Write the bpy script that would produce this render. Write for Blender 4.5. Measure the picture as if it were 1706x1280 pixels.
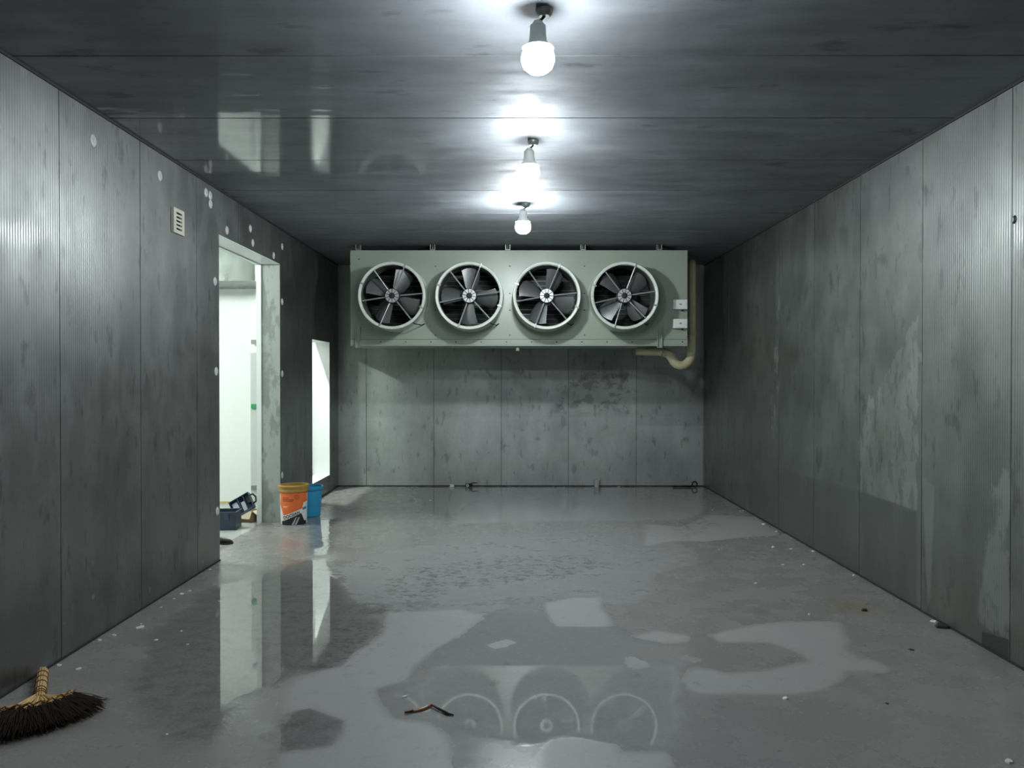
import bpy, bmesh, math, random
import numpy as np
from mathutils import Vector, Matrix

# ------------------------------------------------------------------ scene, camera, world, exposure
for o in list(bpy.data.objects):
    bpy.data.objects.remove(o)
scene = bpy.context.scene
C = scene.collection
random.seed(7)

F = 1344.0                      # focal length in pixels of the 1706 x 1280 frame
CAM_Z = 1.56
cam_d = bpy.data.cameras.new('camera')
cam_d.sensor_width = 36.0
cam_d.lens = F / 1706.0 * 36.0
cam_d.clip_start = 0.05
cam = bpy.data.objects.new('camera', cam_d)
cam.location = (0, 0, CAM_Z)
cam.rotation_euler = (math.pi / 2 - math.atan(12 / F), 0, math.atan(2 / F))
C.objects.link(cam)
scene.camera = cam

world = bpy.data.worlds.new('world')
scene.world = world
world.use_nodes = True
world.node_tree.nodes['Background'].inputs[0].default_value = (0.012, 0.014, 0.014, 1)
world.node_tree.nodes['Background'].inputs[1].default_value = 0.3

vs = scene.view_settings
vs.view_transform = 'Standard'
vs.look = 'None'
vs.gamma = 1.0
vs.use_curve_mapping = False
vs.exposure = -0.2

BULB_STRENGTH = 500.0           # emission of each bulb in the cold room
BULB_COLOR = (0.90, 0.97, 1.0)
TUBE_STRENGTH = 400.0            # emission of the tubes in the room behind the doorway
TUBE_COLOR = (0.90, 1.0, 0.95)

# ------------------------------------------------------------------ room dimensions (metres)
XL, XR = -2.49, 2.714           # side walls
YB, YF = 11.47, -2.0            # wall with the cooler, wall behind the camera
H = 3.147                       # ceiling
T = 0.20                        # panel thickness
PW = 0.96                       # panel width

Rm = cam.rotation_euler.to_matrix()


def ray(u, v):
    return Rm @ Vector(((u - 853) / F, (640 - v) / F, -1.0))


def on_floor(u, v, z=0.0):
    d = ray(u, v)
    t = (z - CAM_Z) / d.z
    return Vector((d.x * t, d.y * t, z))


def on_x(u, v, x):
    d = ray(u, v)
    t = x / d.x
    return Vector((x, d.y * t, CAM_Z + d.z * t))


def on_y(u, v, y):
    d = ray(u, v)
    t = y / d.y
    return Vector((d.x * t, y, CAM_Z + d.z * t))


# ------------------------------------------------------------------ node helpers
class NB:
    def __init__(self, name):
        self.m = bpy.data.materials.new(name)
        self.m.use_nodes = True
        self.nt = self.m.node_tree
        self.nt.nodes.clear()
        self.out = self.nt.nodes.new('ShaderNodeOutputMaterial')
        self.b = self.nt.nodes.new('ShaderNodeBsdfPrincipled')
        self.nt.links.new(self.b.outputs[0], self.out.inputs[0])
        self.geo = None

    def n(self, t, **kw):
        nd = self.nt.nodes.new(t)
        for k, v in kw.items():
            setattr(nd, k, v)
        return nd

    def set(self, sock, v):
        if hasattr(v, 'is_output') or isinstance(v, bpy.types.NodeSocket):
            self.nt.links.new(v, sock)
        else:
            if isinstance(v, (tuple, list)) and len(v) == 3 and sock.type == 'RGBA':
                v = (*v, 1)
            sock.default_value = v

    def math(self, op, a, b=0.0, c=None, clamp=False):
        nd = self.n('ShaderNodeMath', operation=op, use_clamp=clamp)
        self.set(nd.inputs[0], a)
        self.set(nd.inputs[1], b)
        if c is not None:
            self.set(nd.inputs[2], c)
        return nd.outputs[0]

    def pos(self):
        if self.geo is None:
            self.geo = self.n('ShaderNodeNewGeometry')
        return self.geo.outputs['Position']

    def mapped(self, scale=(1, 1, 1), loc=(0, 0, 0), src=None):
        nd = self.n('ShaderNodeMapping')
        self.set(nd.inputs[0], src or self.pos())
        nd.inputs['Scale'].default_value = scale
        nd.inputs['Location'].default_value = loc
        return nd.outputs[0]

    def noise(self, scale=5, detail=4, rough=0.55, vec=None, dist=0.0):
        nd = self.n('ShaderNodeTexNoise')
        self.set(nd.inputs['Vector'], vec or self.pos())
        nd.inputs['Scale'].default_value = scale
        nd.inputs['Detail'].default_value = detail
        nd.inputs['Roughness'].default_value = rough
        nd.inputs['Distortion'].default_value = dist
        return nd.outputs[0]

    def ss(self, x, a, b, lo=0.0, hi=1.0):
        nd = self.n('ShaderNodeMapRange', interpolation_type='SMOOTHSTEP')
        self.set(nd.inputs['Value'], x)
        nd.inputs['From Min'].default_value = a
        nd.inputs['From Max'].default_value = b
        self.set(nd.inputs['To Min'], lo)
        self.set(nd.inputs['To Max'], hi)
        return nd.outputs[0]

    def mix(self, f, a, b):
        nd = self.n('ShaderNodeMix', data_type='RGBA')
        self.set(nd.inputs[0], f)
        self.set(nd.inputs[6], a)
        self.set(nd.inputs[7], b)
        return nd.outputs[2]

    def mixf(self, f, a, b):
        nd = self.n('ShaderNodeMix', data_type='FLOAT')
        self.set(nd.inputs[0], f)
        self.set(nd.inputs[2], a)
        self.set(nd.inputs[3], b)
        return nd.outputs[0]

    def bump(self, h, strength=0.2, dist=0.01, normal=None):
        nd = self.n('ShaderNodeBump')
        nd.inputs['Strength'].default_value = strength
        nd.inputs['Distance'].default_value = dist
        self.set(nd.inputs['Height'], h)
        if normal is not None:
            self.set(nd.inputs['Normal'], normal)
        return nd.outputs[0]

    def sep(self):
        nd = self.n('ShaderNodeSeparateXYZ')
        self.set(nd.inputs[0], self.pos())
        return nd.outputs

    def poly(self, a, b, pts):
        """signed distance (negative inside) of the convex polygon pts over the sockets a, b"""
        area = sum(p[0] * q[1] - q[0] * p[1] for p, q in zip(pts, pts[1:] + pts[:1]))
        if area < 0:
            pts = pts[::-1]
        d = None
        for p, q in zip(pts, pts[1:] + pts[:1]):
            ex, ey = q[0] - p[0], q[1] - p[1]
            l = math.hypot(ex, ey)
            nx, ny = ey / l, -ex / l
            t = self.math('MULTIPLY_ADD', a, nx, -(nx * p[0] + ny * p[1]))
            t = self.math('MULTIPLY_ADD', b, ny, t)
            d = t if d is None else self.math('MAXIMUM', d, t)
        return d

    def fin(self, **kw):
        names = {'color': 'Base Color', 'metal': 'Metallic', 'rough': 'Roughness', 'normal': 'Normal',
                 'ecol': 'Emission Color', 'estr': 'Emission Strength', 'spec': 'Specular IOR Level',
                 'aniso': 'Anisotropic', 'tangent': 'Tangent', 'trans': 'Transmission Weight', 'ior': 'IOR',
                 'coat': 'Coat Weight', 'crough': 'Coat Roughness', 'alpha': 'Alpha'}
        for k, v in kw.items():
            self.set(self.b.inputs[names[k]], v)
        return self.m


def simple(name, col, rough=0.5, metal=0.0, var=0.12, scale=14.0, **kw):
    b = NB(name)
    f = b.noise(scale, 4)
    c1 = tuple(max(0, x * (1 - var)) for x in col)
    c2 = tuple(min(1, x * (1 + var)) for x in col)
    return b.fin(color=b.mix(f, c1, c2), rough=rough, metal=metal, **kw)


def panel_material(name, axis, film=None, base=(0.20, 0.21, 0.205), rib=0.25, rough=(0.30, 0.48), metal=0.35, aniso=0.0):
    """grey film-coated steel: fine ribs, rubbed smudges, streaks; film() adds the torn-film patches, on the back wall also a painted shadow edge"""
    b = NB(name)
    x, y, z = b.sep()
    across = {'y': y, 'x': x}[axis]
    big = b.noise(0.9, 4, 0.6)
    if name.startswith('ceiling'):
        st = b.noise(1.0, 4, 0.55, b.mapped((0.8, 6.0, 1.0)))
        sm = b.noise(1.0, 5, 0.62, b.mapped((2.2, 7.0, 1.0), (3.1, 1.7, 0)))
    else:
        k = (3.2, 3.2, 0.7)
        st = b.noise(1.0, 5, 0.6, b.mapped(k))
        sm = b.noise(1.0, 5, 0.62, b.mapped((5.0, 5.0, 3.0), (3.1, 1.7, 0.4)))
    fine = b.noise(26, 4, 0.6)
    v = b.ss(big, 0.3, 0.7, 0.80, 1.16)
    v = b.math('MULTIPLY', v, b.ss(st, 0.30, 0.72, 0.92, 1.08))
    smudge = b.ss(sm, 0.60, 0.70)
    v = b.math('MULTIPLY', v, b.mixf(smudge, 1.0, 0.66))
    v = b.math('MULTIPLY', v, b.ss(fine, 0.2, 0.8, 0.96, 1.04))
    if not name.startswith('ceiling'):
        rub = b.noise(1.0, 3, 0.5, b.mapped((13, 13, 4.5), (0.3, 5.7, 2.4)))
        v = b.math('MULTIPLY', v, b.ss(rub, 0.62, 0.68, 1.0, 0.76))
    r = b.ss(sm, 0.35, 0.65, rough[0], rough[1])
    if film:
        v, r = film(b, x, y, z, v, r)
    col = b.n('ShaderNodeVectorMath', operation='SCALE')
    col.inputs[0].default_value = base
    b.set(col.inputs['Scale'], v)
    kw = {}
    if rib:
        w = b.math('SINE', b.math('MULTIPLY', across, 2 * math.pi / 0.022))
        kw['normal'] = b.bump(w, rib, 0.0010)
        if axis == 'y' and not name.startswith('ceiling'):
            b.set(b.b.inputs['Coat Normal'], kw['normal'])
            kw['coat'] = 0.16
            kw['crough'] = 0.13
    if aniso:
        kw['aniso'] = aniso
        t = b.n('ShaderNodeCombineXYZ')
        t.inputs[0].default_value = 1.0 if axis == 'y' else 0.0
        t.inputs[1].default_value = 0.0
        kw['tangent'] = t.outputs[0]
    return b.fin(color=col.outputs[0], rough=r, metal=metal, **kw)


def film_right(b, x, y, z, v, r):
    n1 = b.noise(1.0, 5, 0.65, b.mapped((10, 10, 5.0)))
    wob = b.math('MULTIPLY_ADD', n1, 0.30, -0.15)
    # torn pale film left on one panel above a straight cut
    d = b.poly(y, z, [(5.42, 0.655), (6.30, 0.665), (6.30, 1.0), (6.24, 1.30), (5.42, 1.95)])
    hole = b.ss(n1, 0.52, 0.58)
    m = b.math('MULTIPLY', b.ss(b.math('ADD', d, b.math('MULTIPLY', wob, b.ss(z, 0.70, 1.0))), 0.004, -0.004),
               b.mixf(hole, 1.0, 0.25))
    v = b.mixf(m, v, b.math('MULTIPLY', v, 1.42))
    # smooth darker steel below the cut
    d = b.poly(y, z, [(5.42, -0.1), (9.2, -0.1), (9.2, 0.60), (6.3, 0.66), (5.42, 0.655)])
    m2 = b.ss(d, 0.02, -0.02)
    v = b.mixf(m2, v, 0.86)
    # pale tongue hanging under the next joint
    d = b.poly(y, z, [(5.345, 0.90), (5.20, 0.85), (5.245, 0.12), (5.27, 0.08)])
    m = b.ss(b.math('ADD', d, b.math('MULTIPLY', wob, 0.12)), 0.02, -0.01)
    v = b.mixf(m, v, 1.35)
    # pale strip beside the nearest joint and the dark bare notch under it
    d = b.poly(y, z, [(4.41, 0.12), (4.70, 0.12), (4.62, 0.55), (4.55, 0.95), (4.41, 1.05)])
    m = b.math('MULTIPLY', b.ss(b.math('ADD', d, b.math('MULTIPLY', wob, 0.8)), 0.02, -0.02), b.mixf(hole, 1.0, 0.4))
    v = b.mixf(m, v, 1.32)
    d = b.poly(y, z, [(4.41, -0.1), (4.66, -0.1), (4.66, 0.09), (4.41, 0.12)])
    m = b.ss(b.math('ADD', d, b.math('MULTIPLY', wob, 0.15)), 0.004, -0.004)
    v = b.mixf(m, v, 0.42)
    # pale torn streaks far along the wall
    d = b.poly(y, z, [(8.22, 2.45), (8.32, 2.2), (8.55, 1.0), (8.42, 0.9), (8.25, 1.4)])
    m = b.math('MULTIPLY', b.ss(d, 0.03, -0.03), b.ss(n1, 0.50, 0.56))
    v = b.mixf(m, v, b.math('MULTIPLY', v, 1.7))
    return v, r


def film_left(b, x, y, z, v, r):
    # sparse pale scuffs
    n1 = b.noise(1.0, 4, 0.6, b.mapped((16, 16, 9), (7.7, 2.2, 5.1)))
    n2 = b.noise(1.3, 2, 0.5, b.mapped((1, 1, 1), (1.0, 8.0, 3.0)))
    m = b.math('MULTIPLY', b.ss(n1, 0.67, 0.71), b.math('MULTIPLY', b.ss(n2, 0.45, 0.6), b.ss(z, 1.7, 1.2)))
    v = b.mixf(m, v, b.math('MULTIPLY', v, 1.7))
    return v, r


def film_shade_back(b, x, y, z, v, r):
    n1 = b.noise(1.0, 5, 0.65, b.mapped((5, 5, 7)))
    n2 = b.noise(1.0, 2, 0.5, b.mapped((1.6, 1.0, 0.2)))
    edge = b.math('MULTIPLY_ADD', n2, 0.10, b.math('MULTIPLY', z, 1.0))
    m = b.ss(edge, 1.025, 1.045)
    v = b.mixf(m, v, b.math('MULTIPLY', v, 0.94))  # darker above the wavy edge: the cooler's shadow painted into the colour
    d = b.poly(x, z, [(0.55, 1.02), (1.75, 1.05), (1.75, 1.62), (1.1, 1.66), (0.6, 1.45)])
    m = b.math('MULTIPLY', b.ss(d, 0.08, -0.12), b.ss(n1, 0.48, 0.56))
    v = b.mixf(m, v, b.math('MULTIPLY', v, 0.66))
    d = b.poly(x, z, [(1.75, 0.86), (2.8, 0.86), (2.8, 1.7), (1.75, 1.7)])
    v = b.mixf(b.ss(d, 0.01, -0.01), v, b.math('MULTIPLY', v, 0.86))
    return v, r


def film_ceiling(b, x, y, z, v, r):
    # patches where the glossy film is still on and mirrors the doorway
    n1 = b.noise(1.0, 5, 0.65, b.mapped((2.5, 12, 1)))
    d = b.poly(x, y, [(-2.6, 4.85), (-0.6, 4.85), (-0.6, 6.3), (-2.6, 6.3)])
    d = b.math('ADD', d, b.math('MULTIPLY_ADD', n1, 0.9, -0.45))
    m = b.math('MAXIMUM', b.ss(d, 0.06, -0.10), b.ss(n1, 0.58, 0.72, 0.06, 0.5))
    b.set(b.b.inputs['Coat Weight'], b.math('MULTIPLY', m, 0.95))
    b.set(b.b.inputs['Coat Roughness'], 0.09)
    info = b.n('ShaderNodeObjectInfo')
    v = b.math('MULTIPLY', v, b.math('MULTIPLY_ADD', info.outputs['Random'], 0.22, 0.89))
    return v, r


M = {}
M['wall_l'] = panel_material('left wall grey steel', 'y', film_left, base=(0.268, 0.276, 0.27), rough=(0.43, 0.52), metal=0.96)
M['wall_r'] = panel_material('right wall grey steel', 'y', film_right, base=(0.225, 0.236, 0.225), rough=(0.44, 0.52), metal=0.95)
M['wall_b'] = panel_material('back wall grey steel', 'x', film_shade_back, base=(0.44, 0.47, 0.45), rib=0.0, rough=(0.46, 0.60), metal=0.7)
M['ceil'] = panel_material('ceiling grey steel', 'y', film_ceiling, rib=0.05, rough=(0.66, 0.80), metal=0.9, base=(0.196, 0.209, 0.225))
M['seal'] = simple('dark joint sealant', (0.018, 0.02, 0.02), 0.7)
M['jamb'] = None
M['white'] = simple('white painted panel', (0.80, 0.82, 0.80), 0.45, var=0.03)
M['trimwhite'] = simple('white trim plastic', (0.74, 0.77, 0.74), 0.4, var=0.04)
M['cap'] = simple('pale plastic cap', (0.55, 0.57, 0.55), 0.45, var=0.06)
M['cream'] = simple('cream plastic', (0.62, 0.60, 0.50), 0.45, var=0.05)
M['slot'] = simple('black slot', (0.012, 0.012, 0.012), 0.8)
M['paint'] = simple('pale green cooler paint', (0.30, 0.35, 0.287), 0.34, var=0.05, scale=3.0)
M['ring'] = simple('cream fan shroud paint', (0.56, 0.60, 0.535), 0.38, var=0.04)
M['blade'] = simple('dull aluminium blade', (0.17, 0.178, 0.18), 0.42, metal=0.6, var=0.2)
M['strut'] = simple('grey steel strut', (0.30, 0.32, 0.32), 0.4, metal=0.5)
M['motor'] = simple('dark motor casing', (0.035, 0.037, 0.04), 0.45)
M['petal'] = simple('bare alloy motor fins', (0.40, 0.41, 0.40), 0.4, metal=0.3)
M['coil'] = simple('dark coil fins', (0.03, 0.034, 0.034), 0.6)
M['tube'] = simple('bright coil tube', (0.40, 0.43, 0.42), 0.35, metal=0.4)
M['screw'] = simple('dull screw', (0.10, 0.11, 0.10), 0.4, metal=0.6)
M['zinc'] = simple('zinc bracket', (0.33, 0.36, 0.33), 0.4, metal=0.5)
M['foam'] = simple('yellowed pipe insulation', (0.44, 0.41, 0.26), 0.75, var=0.2, scale=9)
M['black'] = simple('black rubber', (0.010, 0.010, 0.011), 0.75)
M['lining'] = simple('grey green shroud lining', (0.13, 0.15, 0.135), 0.5)
M['shoe'] = simple('black shoe leather', (0.014, 0.014, 0.015), 0.45)
M['blue'] = simple('bright blue plastic', (0.03, 0.30, 0.52), 0.35, var=0.06)
M['bwhite'] = simple('white bucket plastic', (0.72, 0.73, 0.70), 0.35, var=0.05)
M['orange'] = simple('orange label print', (0.74, 0.155, 0.035), 0.4, var=0.06)
M['dorange'] = simple('dark orange label print', (0.33, 0.06, 0.02), 0.4, var=0.05)
M['lorange'] = simple('pale orange label print', (0.85, 0.42, 0.25), 0.4, var=0.05)
M['ink'] = simple('black label print', (0.015, 0.017, 0.022), 0.4)
M['greyink'] = simple('grey label print', (0.38, 0.39, 0.40), 0.4)
M['blueink'] = simple('blue label print', (0.10, 0.16, 0.36), 0.4)
M['tan'] = simple('tan bucket rim plastic', (0.36, 0.22, 0.055), 0.4, var=0.12)
M['navy'] = simple('dark navy plastic', (0.025, 0.04, 0.065), 0.4, var=0.15)
M['navy2'] = simple('navy tray plastic', (0.035, 0.055, 0.10), 0.4, var=0.15)
M['clear'] = simple('pale grey plastic', (0.42, 0.47, 0.50), 0.3)
M['card'] = simple('brown cardboard', (0.30, 0.21, 0.12), 0.8, var=0.15)
M['card2'] = simple('light cardboard', (0.52, 0.44, 0.32), 0.8, var=0.1)
M['straw'] = simple('pale straw', (0.68, 0.46, 0.20), 0.6, var=0.3, scale=40)
M['twine'] = simple('brown twine', (0.23, 0.10, 0.03), 0.7, var=0.2)
M['bristle'] = simple('dark palm bristle', (0.034, 0.018, 0.009), 0.7, var=0.4, scale=60)
M['scrap'] = simple('white foam scrap', (0.72, 0.73, 0.71), 0.6, var=0.05)
M['dirt'] = simple('dark dirt', (0.025, 0.02, 0.015), 0.8)
M['leaf'] = simple('wet brown leaf', (0.22, 0.085, 0.025), 0.35, var=0.4, scale=60)
M['leafdark'] = simple('blackened leaf', (0.02, 0.016, 0.01), 0.35)
M['wood'] = simple('yellow wood strip', (0.50, 0.40, 0.18), 0.6)
M['green'] = simple('green plastic', (0.02, 0.30, 0.10), 0.4)
M['latch'] = simple('grey latch', (0.22, 0.23, 0.23), 0.4, metal=0.3)
M['glass'] = simple('cloudy plastic', (0.45, 0.48, 0.46), 0.25)


def emit(name, col, s):
    b = NB(name)
    return b.fin(color=(0.9, 0.9, 0.9), rough=0.3, ecol=col, estr=s)




def jamb_mat():
    b = NB('smudged door lining')
    st = b.noise(1.0, 5, 0.65, b.mapped((7, 7, 3.0)))
    big = b.noise(1.3, 3)
    s = b.math('MULTIPLY', b.ss(st, 0.50, 0.60), 0.7)
    col = b.mix(s, b.mix(big, (0.30, 0.335, 0.305), (0.38, 0.41, 0.38)), (0.18, 0.20, 0.18))
    return b.fin(color=col, rough=0.45, metal=0.1)


M['jamb'] = jamb_mat()


def duct_mat():
    b = NB('galvanised duct')
    big = b.noise(1.0, 4, 0.6, b.mapped((4, 4, 1.5)))
    return b.fin(color=b.mix(big, (0.16, 0.18, 0.165), (0.26, 0.285, 0.265)), rough=b.ss(big, 0.3, 0.7, 0.25, 0.4), metal=0.8)


M['duct'] = duct_mat()


# ------------------------------------------------------------------ mesh helpers
def finish(o, label=None, cat=None, group=None, kind=None):
    if label:
        o['label'] = label
    if cat:
        o['category'] = cat
    if group:
        o['group'] = group
    if kind:
        o['kind'] = kind
    return o


def link(name, me, mat, parent=None, smooth=False):
    o = bpy.data.objects.new(name, me)
    C.objects.link(o)
    if mat is not None and not me.materials:
        me.materials.append(M[mat] if isinstance(mat, str) else mat)
    if smooth:
        for p in me.polygons:
            p.use_smooth = True
    if parent is not None:
        o.parent = parent
    return o


def empty(name, loc=(0, 0, 0), rz=0.0):
    o = bpy.data.objects.new(name, None)
    o.empty_display_size = 0.1
    C.objects.link(o)
    o.location = loc
    o.rotation_euler = (0, 0, rz)
    return o


def to_mesh(bm, name):
    bmesh.ops.recalc_face_normals(bm, faces=bm.faces)
    me = bpy.data.meshes.new(name)
    bm.to_mesh(me)
    bm.free()
    return me


def add_box(bm, x0, x1, y0, y1, z0, z1, bev=0.0, mat=None):
    r = bmesh.ops.create_cube(bm, size=1.0)
    vs_ = r['verts']
    for v in vs_:
        v.co = Vector(((x0 + x1) / 2 + v.co.x * (x1 - x0), (y0 + y1) / 2 + v.co.y * (y1 - y0), (z0 + z1) / 2 + v.co.z * (z1 - z0)))
        if mat is not None:
            v.co = mat @ v.co
    if bev:
        es = list({e for v in vs_ for e in v.link_edges})
        bmesh.ops.bevel(bm, geom=es, offset=bev, segments=2, affect='EDGES', profile=0.7)


def box(name, x0, x1, y0, y1, z0, z1, mat, parent=None, bev=0.0, m4=None):
    bm = bmesh.new()
    add_box(bm, x0, x1, y0, y1, z0, z1, bev, m4)
    return link(name, to_mesh(bm, name), mat, parent)


def add_tube(bm, pts, r, seg=10, cap=True):
    pts = [Vector(p) for p in pts]
    rs = r if isinstance(r, (list, tuple)) else [r] * len(pts)
    rings = []
    up = None
    for i, p in enumerate(pts):
        if i == 0:
            t = pts[1] - p
        elif i == len(pts) - 1:
            t = p - pts[i - 1]
        else:
            t = (pts[i + 1] - p).normalized() + (p - pts[i - 1]).normalized()
        t.normalize()
        if up is None:
            up = Vector((0, 0, 1)) if abs(t.z) < 0.9 else Vector((1, 0, 0))
        a = t.cross(up).normalized()
        up = a.cross(t).normalized()
        rings.append([bm.verts.new(p + (a * math.cos(k * 2 * math.pi / seg) + up * math.sin(k * 2 * math.pi / seg)) * rs[i]) for k in range(seg)])
    for q, w in zip(rings, rings[1:]):
        for k in range(seg):
            bm.faces.new((q[k], q[(k + 1) % seg], w[(k + 1) % seg], w[k]))
    if cap:
        bm.faces.new(rings[0][::-1])
        bm.faces.new(rings[-1])


def tube(name, pts, r, mat, parent=None, seg=10, smooth=True):
    bm = bmesh.new()
    add_tube(bm, pts, r, seg)
    return link(name, to_mesh(bm, name), mat, parent, smooth)


def add_lathe(bm, prof, seg=32, axis='z', origin=(0, 0, 0), closed=False):
    """prof: (radius, height) pairs; axis 'z' up, 'y' towards -Y (height runs to the viewer)"""
    rings = []
    for r, h in prof:
        ring = []
        if r < 1e-6:
            p = (0, 0, h) if axis == 'z' else (0, -h, 0)
            ring = [bm.verts.new(Vector(p) + Vector(origin))]
        else:
            for k in range(seg):
                a = k * 2 * math.pi / seg
                p = (r * math.cos(a), r * math.sin(a), h) if axis == 'z' else (r * math.cos(a), -h, r * math.sin(a))
                ring.append(bm.verts.new(Vector(p) + Vector(origin)))
        rings.append(ring)
    prs = list(zip(rings, rings[1:]))
    if closed:
        prs.append((rings[-1], rings[0]))
    for q, w in prs:
        for k in range(seg):
            k2 = (k + 1) % seg
            if len(q) == 1 and len(w) == 1:
                continue
            if len(q) == 1:
                bm.faces.new((q[0], w[k2], w[k]))
            elif len(w) == 1:
                bm.faces.new((q[k], q[k2], w[0]))
            else:
                bm.faces.new((q[k], q[k2], w[k2], w[k]))


def lathe(name, prof, mat, parent=None, seg=32, axis='z', origin=(0, 0, 0), smooth=True, closed=False):
    bm = bmesh.new()
    add_lathe(bm, prof, seg, axis, origin, closed)
    o = link(name, to_mesh(bm, name), mat, parent, smooth)
    if smooth:
        shade_auto(o.data, 40)
    return o


def shade_auto(me, deg=40):
    bm = bmesh.new()
    bm.from_mesh(me)
    for e in bm.edges:
        if len(e.link_faces) == 2 and e.calc_face_angle(0) > math.radians(deg):
            e.smooth = False
    for f in bm.faces:
        f.smooth = True
    bm.to_mesh(me)
    bm.free()


def prism(name, outline, axis, a, b, mat, parent=None, bev=0.0):
    """outline in the plane across the axis ('x': (y,z), 'y': (x,z), 'z': (x,y)), extruded from a to b"""
    def P(p, t):
        return {'x': (t, p[0], p[1]), 'y': (p[0], t, p[1]), 'z': (p[0], p[1], t)}[axis]
    bm = bmesh.new()
    va = [bm.verts.new(P(p, a)) for p in outline]
    vb = [bm.verts.new(P(p, b)) for p in outline]
    bm.faces.new(va)
    bm.faces.new(vb[::-1])
    n = len(outline)
    for i in range(n):
        bm.faces.new((va[i], va[(i + 1) % n], vb[(i + 1) % n], vb[i]))
    if bev:
        bmesh.ops.bevel(bm, geom=list(bm.edges), offset=bev, segments=1, affect='EDGES')
    return link(name, to_mesh(bm, name), mat, parent)


# ------------------------------------------------------------------ floor with traced wet and dry areas
def Z5(*p):
    return [(1100 + x / 2.559, 780 + y / 2.559) for x, y in p]


def Z6(*p):
    return [(240 + x / 2.7516, 860 + y / 2.7516) for x, y in p]


def Z7(*p):
    return [(640 + x / 2.7516, 860 + y / 2.7516) for x, y in p]


DRY = [
    Z6((1450, 430), (1560, 470), (1430, 560), (1330, 610), (1240, 690), (1200, 760), (1040, 790), (1090, 870), (1140, 930),
       (1310, 950), (1390, 1040), (1380, 1200), (620, 1200), (620, 1090), (860, 1060), (930, 940), (770, 880), (640, 900),
       (630, 800), (720, 730), (900, 690), (1090, 540), (1110, 440)),
    Z7((740, 1050), (800, 1020), (900, 1020), (1060, 1050), (1070, 1100), (1120, 1090), (1290, 1080), (1310, 1120), (1290, 1230), (690, 1230)),
    Z5((210, 710), (330, 680), (560, 655), (760, 660), (790, 720), (795, 780), (900, 820), (970, 850), (960, 870), (800, 870),
       (700, 950), (560, 970), (140, 968), (100, 900), (130, 850), (210, 860), (280, 878), (480, 860), (640, 820), (560, 780), (470, 745), (260, 742)),
    Z7((1140, 550), (1250, 525), (1380, 545), (1385, 575), (1300, 585), (1200, 570)),
    Z7((1095, 655), (1130, 640), (1230, 670), (1235, 695), (1140, 705), (1100, 680)),
    Z7((1345, 635), (1380, 640), (1430, 660), (1420, 668), (1370, 655)),
    Z7((740, 400), (840, 380), (990, 370), (985, 410), (1050, 505), (800, 505), (760, 480)),
    Z7((470, 590), (560, 565), (600, 575), (580, 595), (500, 612)),
    Z5((215, 200), (400, 210), (500, 285), (300, 300), (190, 312), (60, 310), (-60, 330), (-60, 240), (100, 250)),
]
DAMP = [   # rippled matt film of water further back
    Z7((-250, 240), (100, 150), (500, 90), (900, 60), (1180, 50), (1250, 75), (1330, 110), (1440, 180), (1400, 225), (1230, 265),
       (1235, 350), (1130, 410), (990, 400), (800, 365), (540, 370), (560, 420), (400, 470), (230, 440), (0, 430), (-130, 400)),
]
RIPPLE = [Z7((-40, 360), (0, 320), (100, 250), (350, 215), (540, 190), (900, 180), (1010, 225), (800, 275), (400, 320), (150, 385)),
          Z7((1310, 25), (1400, 15), (1500, 10), (1520, 40), (1440, 75), (1380, 100), (1320, 60)),
          Z6((880, 520), (1060, 470), (1110, 500), (900, 690), (730, 720), (720, 690), (850, 600)),
          Z6((960, 390), (1330, 400), (1320, 420), (1060, 450), (960, 440))]
POOL = [
    Z6((300, 340), (500, 290), (640, 230), (760, 190), (860, 220), (960, 390), (1330, 400), (1320, 420), (1080, 450), (1100, 500), (900, 690), (720, 725),
       (600, 780), (480, 830), (420, 930), (340, 1010), (150, 1050), (0, 980), (-60, 800), (60, 520), (200, 420)),
    Z6((480, 990), (640, 920), (740, 860), (930, 940), (870, 1050), (620, 1090), (560, 1060)),
    Z7((330, 550), (400, 500), (540, 430), (740, 450), (760, 490), (1050, 510), (1130, 560), (1380, 600), (1380, 720), (1370, 820),
       (1420, 1000), (1300, 1080), (1060, 1040), (800, 1010), (700, 1060), (640, 1060), (300, 950), (0, 900), (0, 800), (130, 760)),
    [(690, 813), (1172, 813), (1180, 850), (1130, 866), (900, 868), (760, 872), (700, 850)],
    [(520, 866), (556, 866), (552, 925), (515, 925)],
]


def sdf(P, polys):
    best = np.full(len(P), 9.0)
    for poly in polys:
        q = np.array([tuple(on_floor(u, max(v, 812.5)))[:2] for u, v in poly])
        n = len(q)
        d = np.full(len(P), 9.0)
        inside = np.zeros(len(P), bool)
        for i in range(n):
            a, b = q[i], q[(i + 1) % n]
            e = b - a
            w = P - a
            t = np.clip((w @ e) / max(e @ e, 1e-9), 0, 1)
            d = np.minimum(d, np.hypot(*(w - t[:, None] * e).T))
            cond = (a[1] > P[:, 1]) != (b[1] > P[:, 1])
            dy = b[1] - a[1] if abs(b[1] - a[1]) > 1e-9 else 1e-9
            xi = a[0] + (P[:, 1] - a[1]) / dy * e[0]
            inside ^= cond & (P[:, 0] < xi)
        d = np.where(inside, -d, d)
        best = np.minimum(best, d)
    return best


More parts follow.
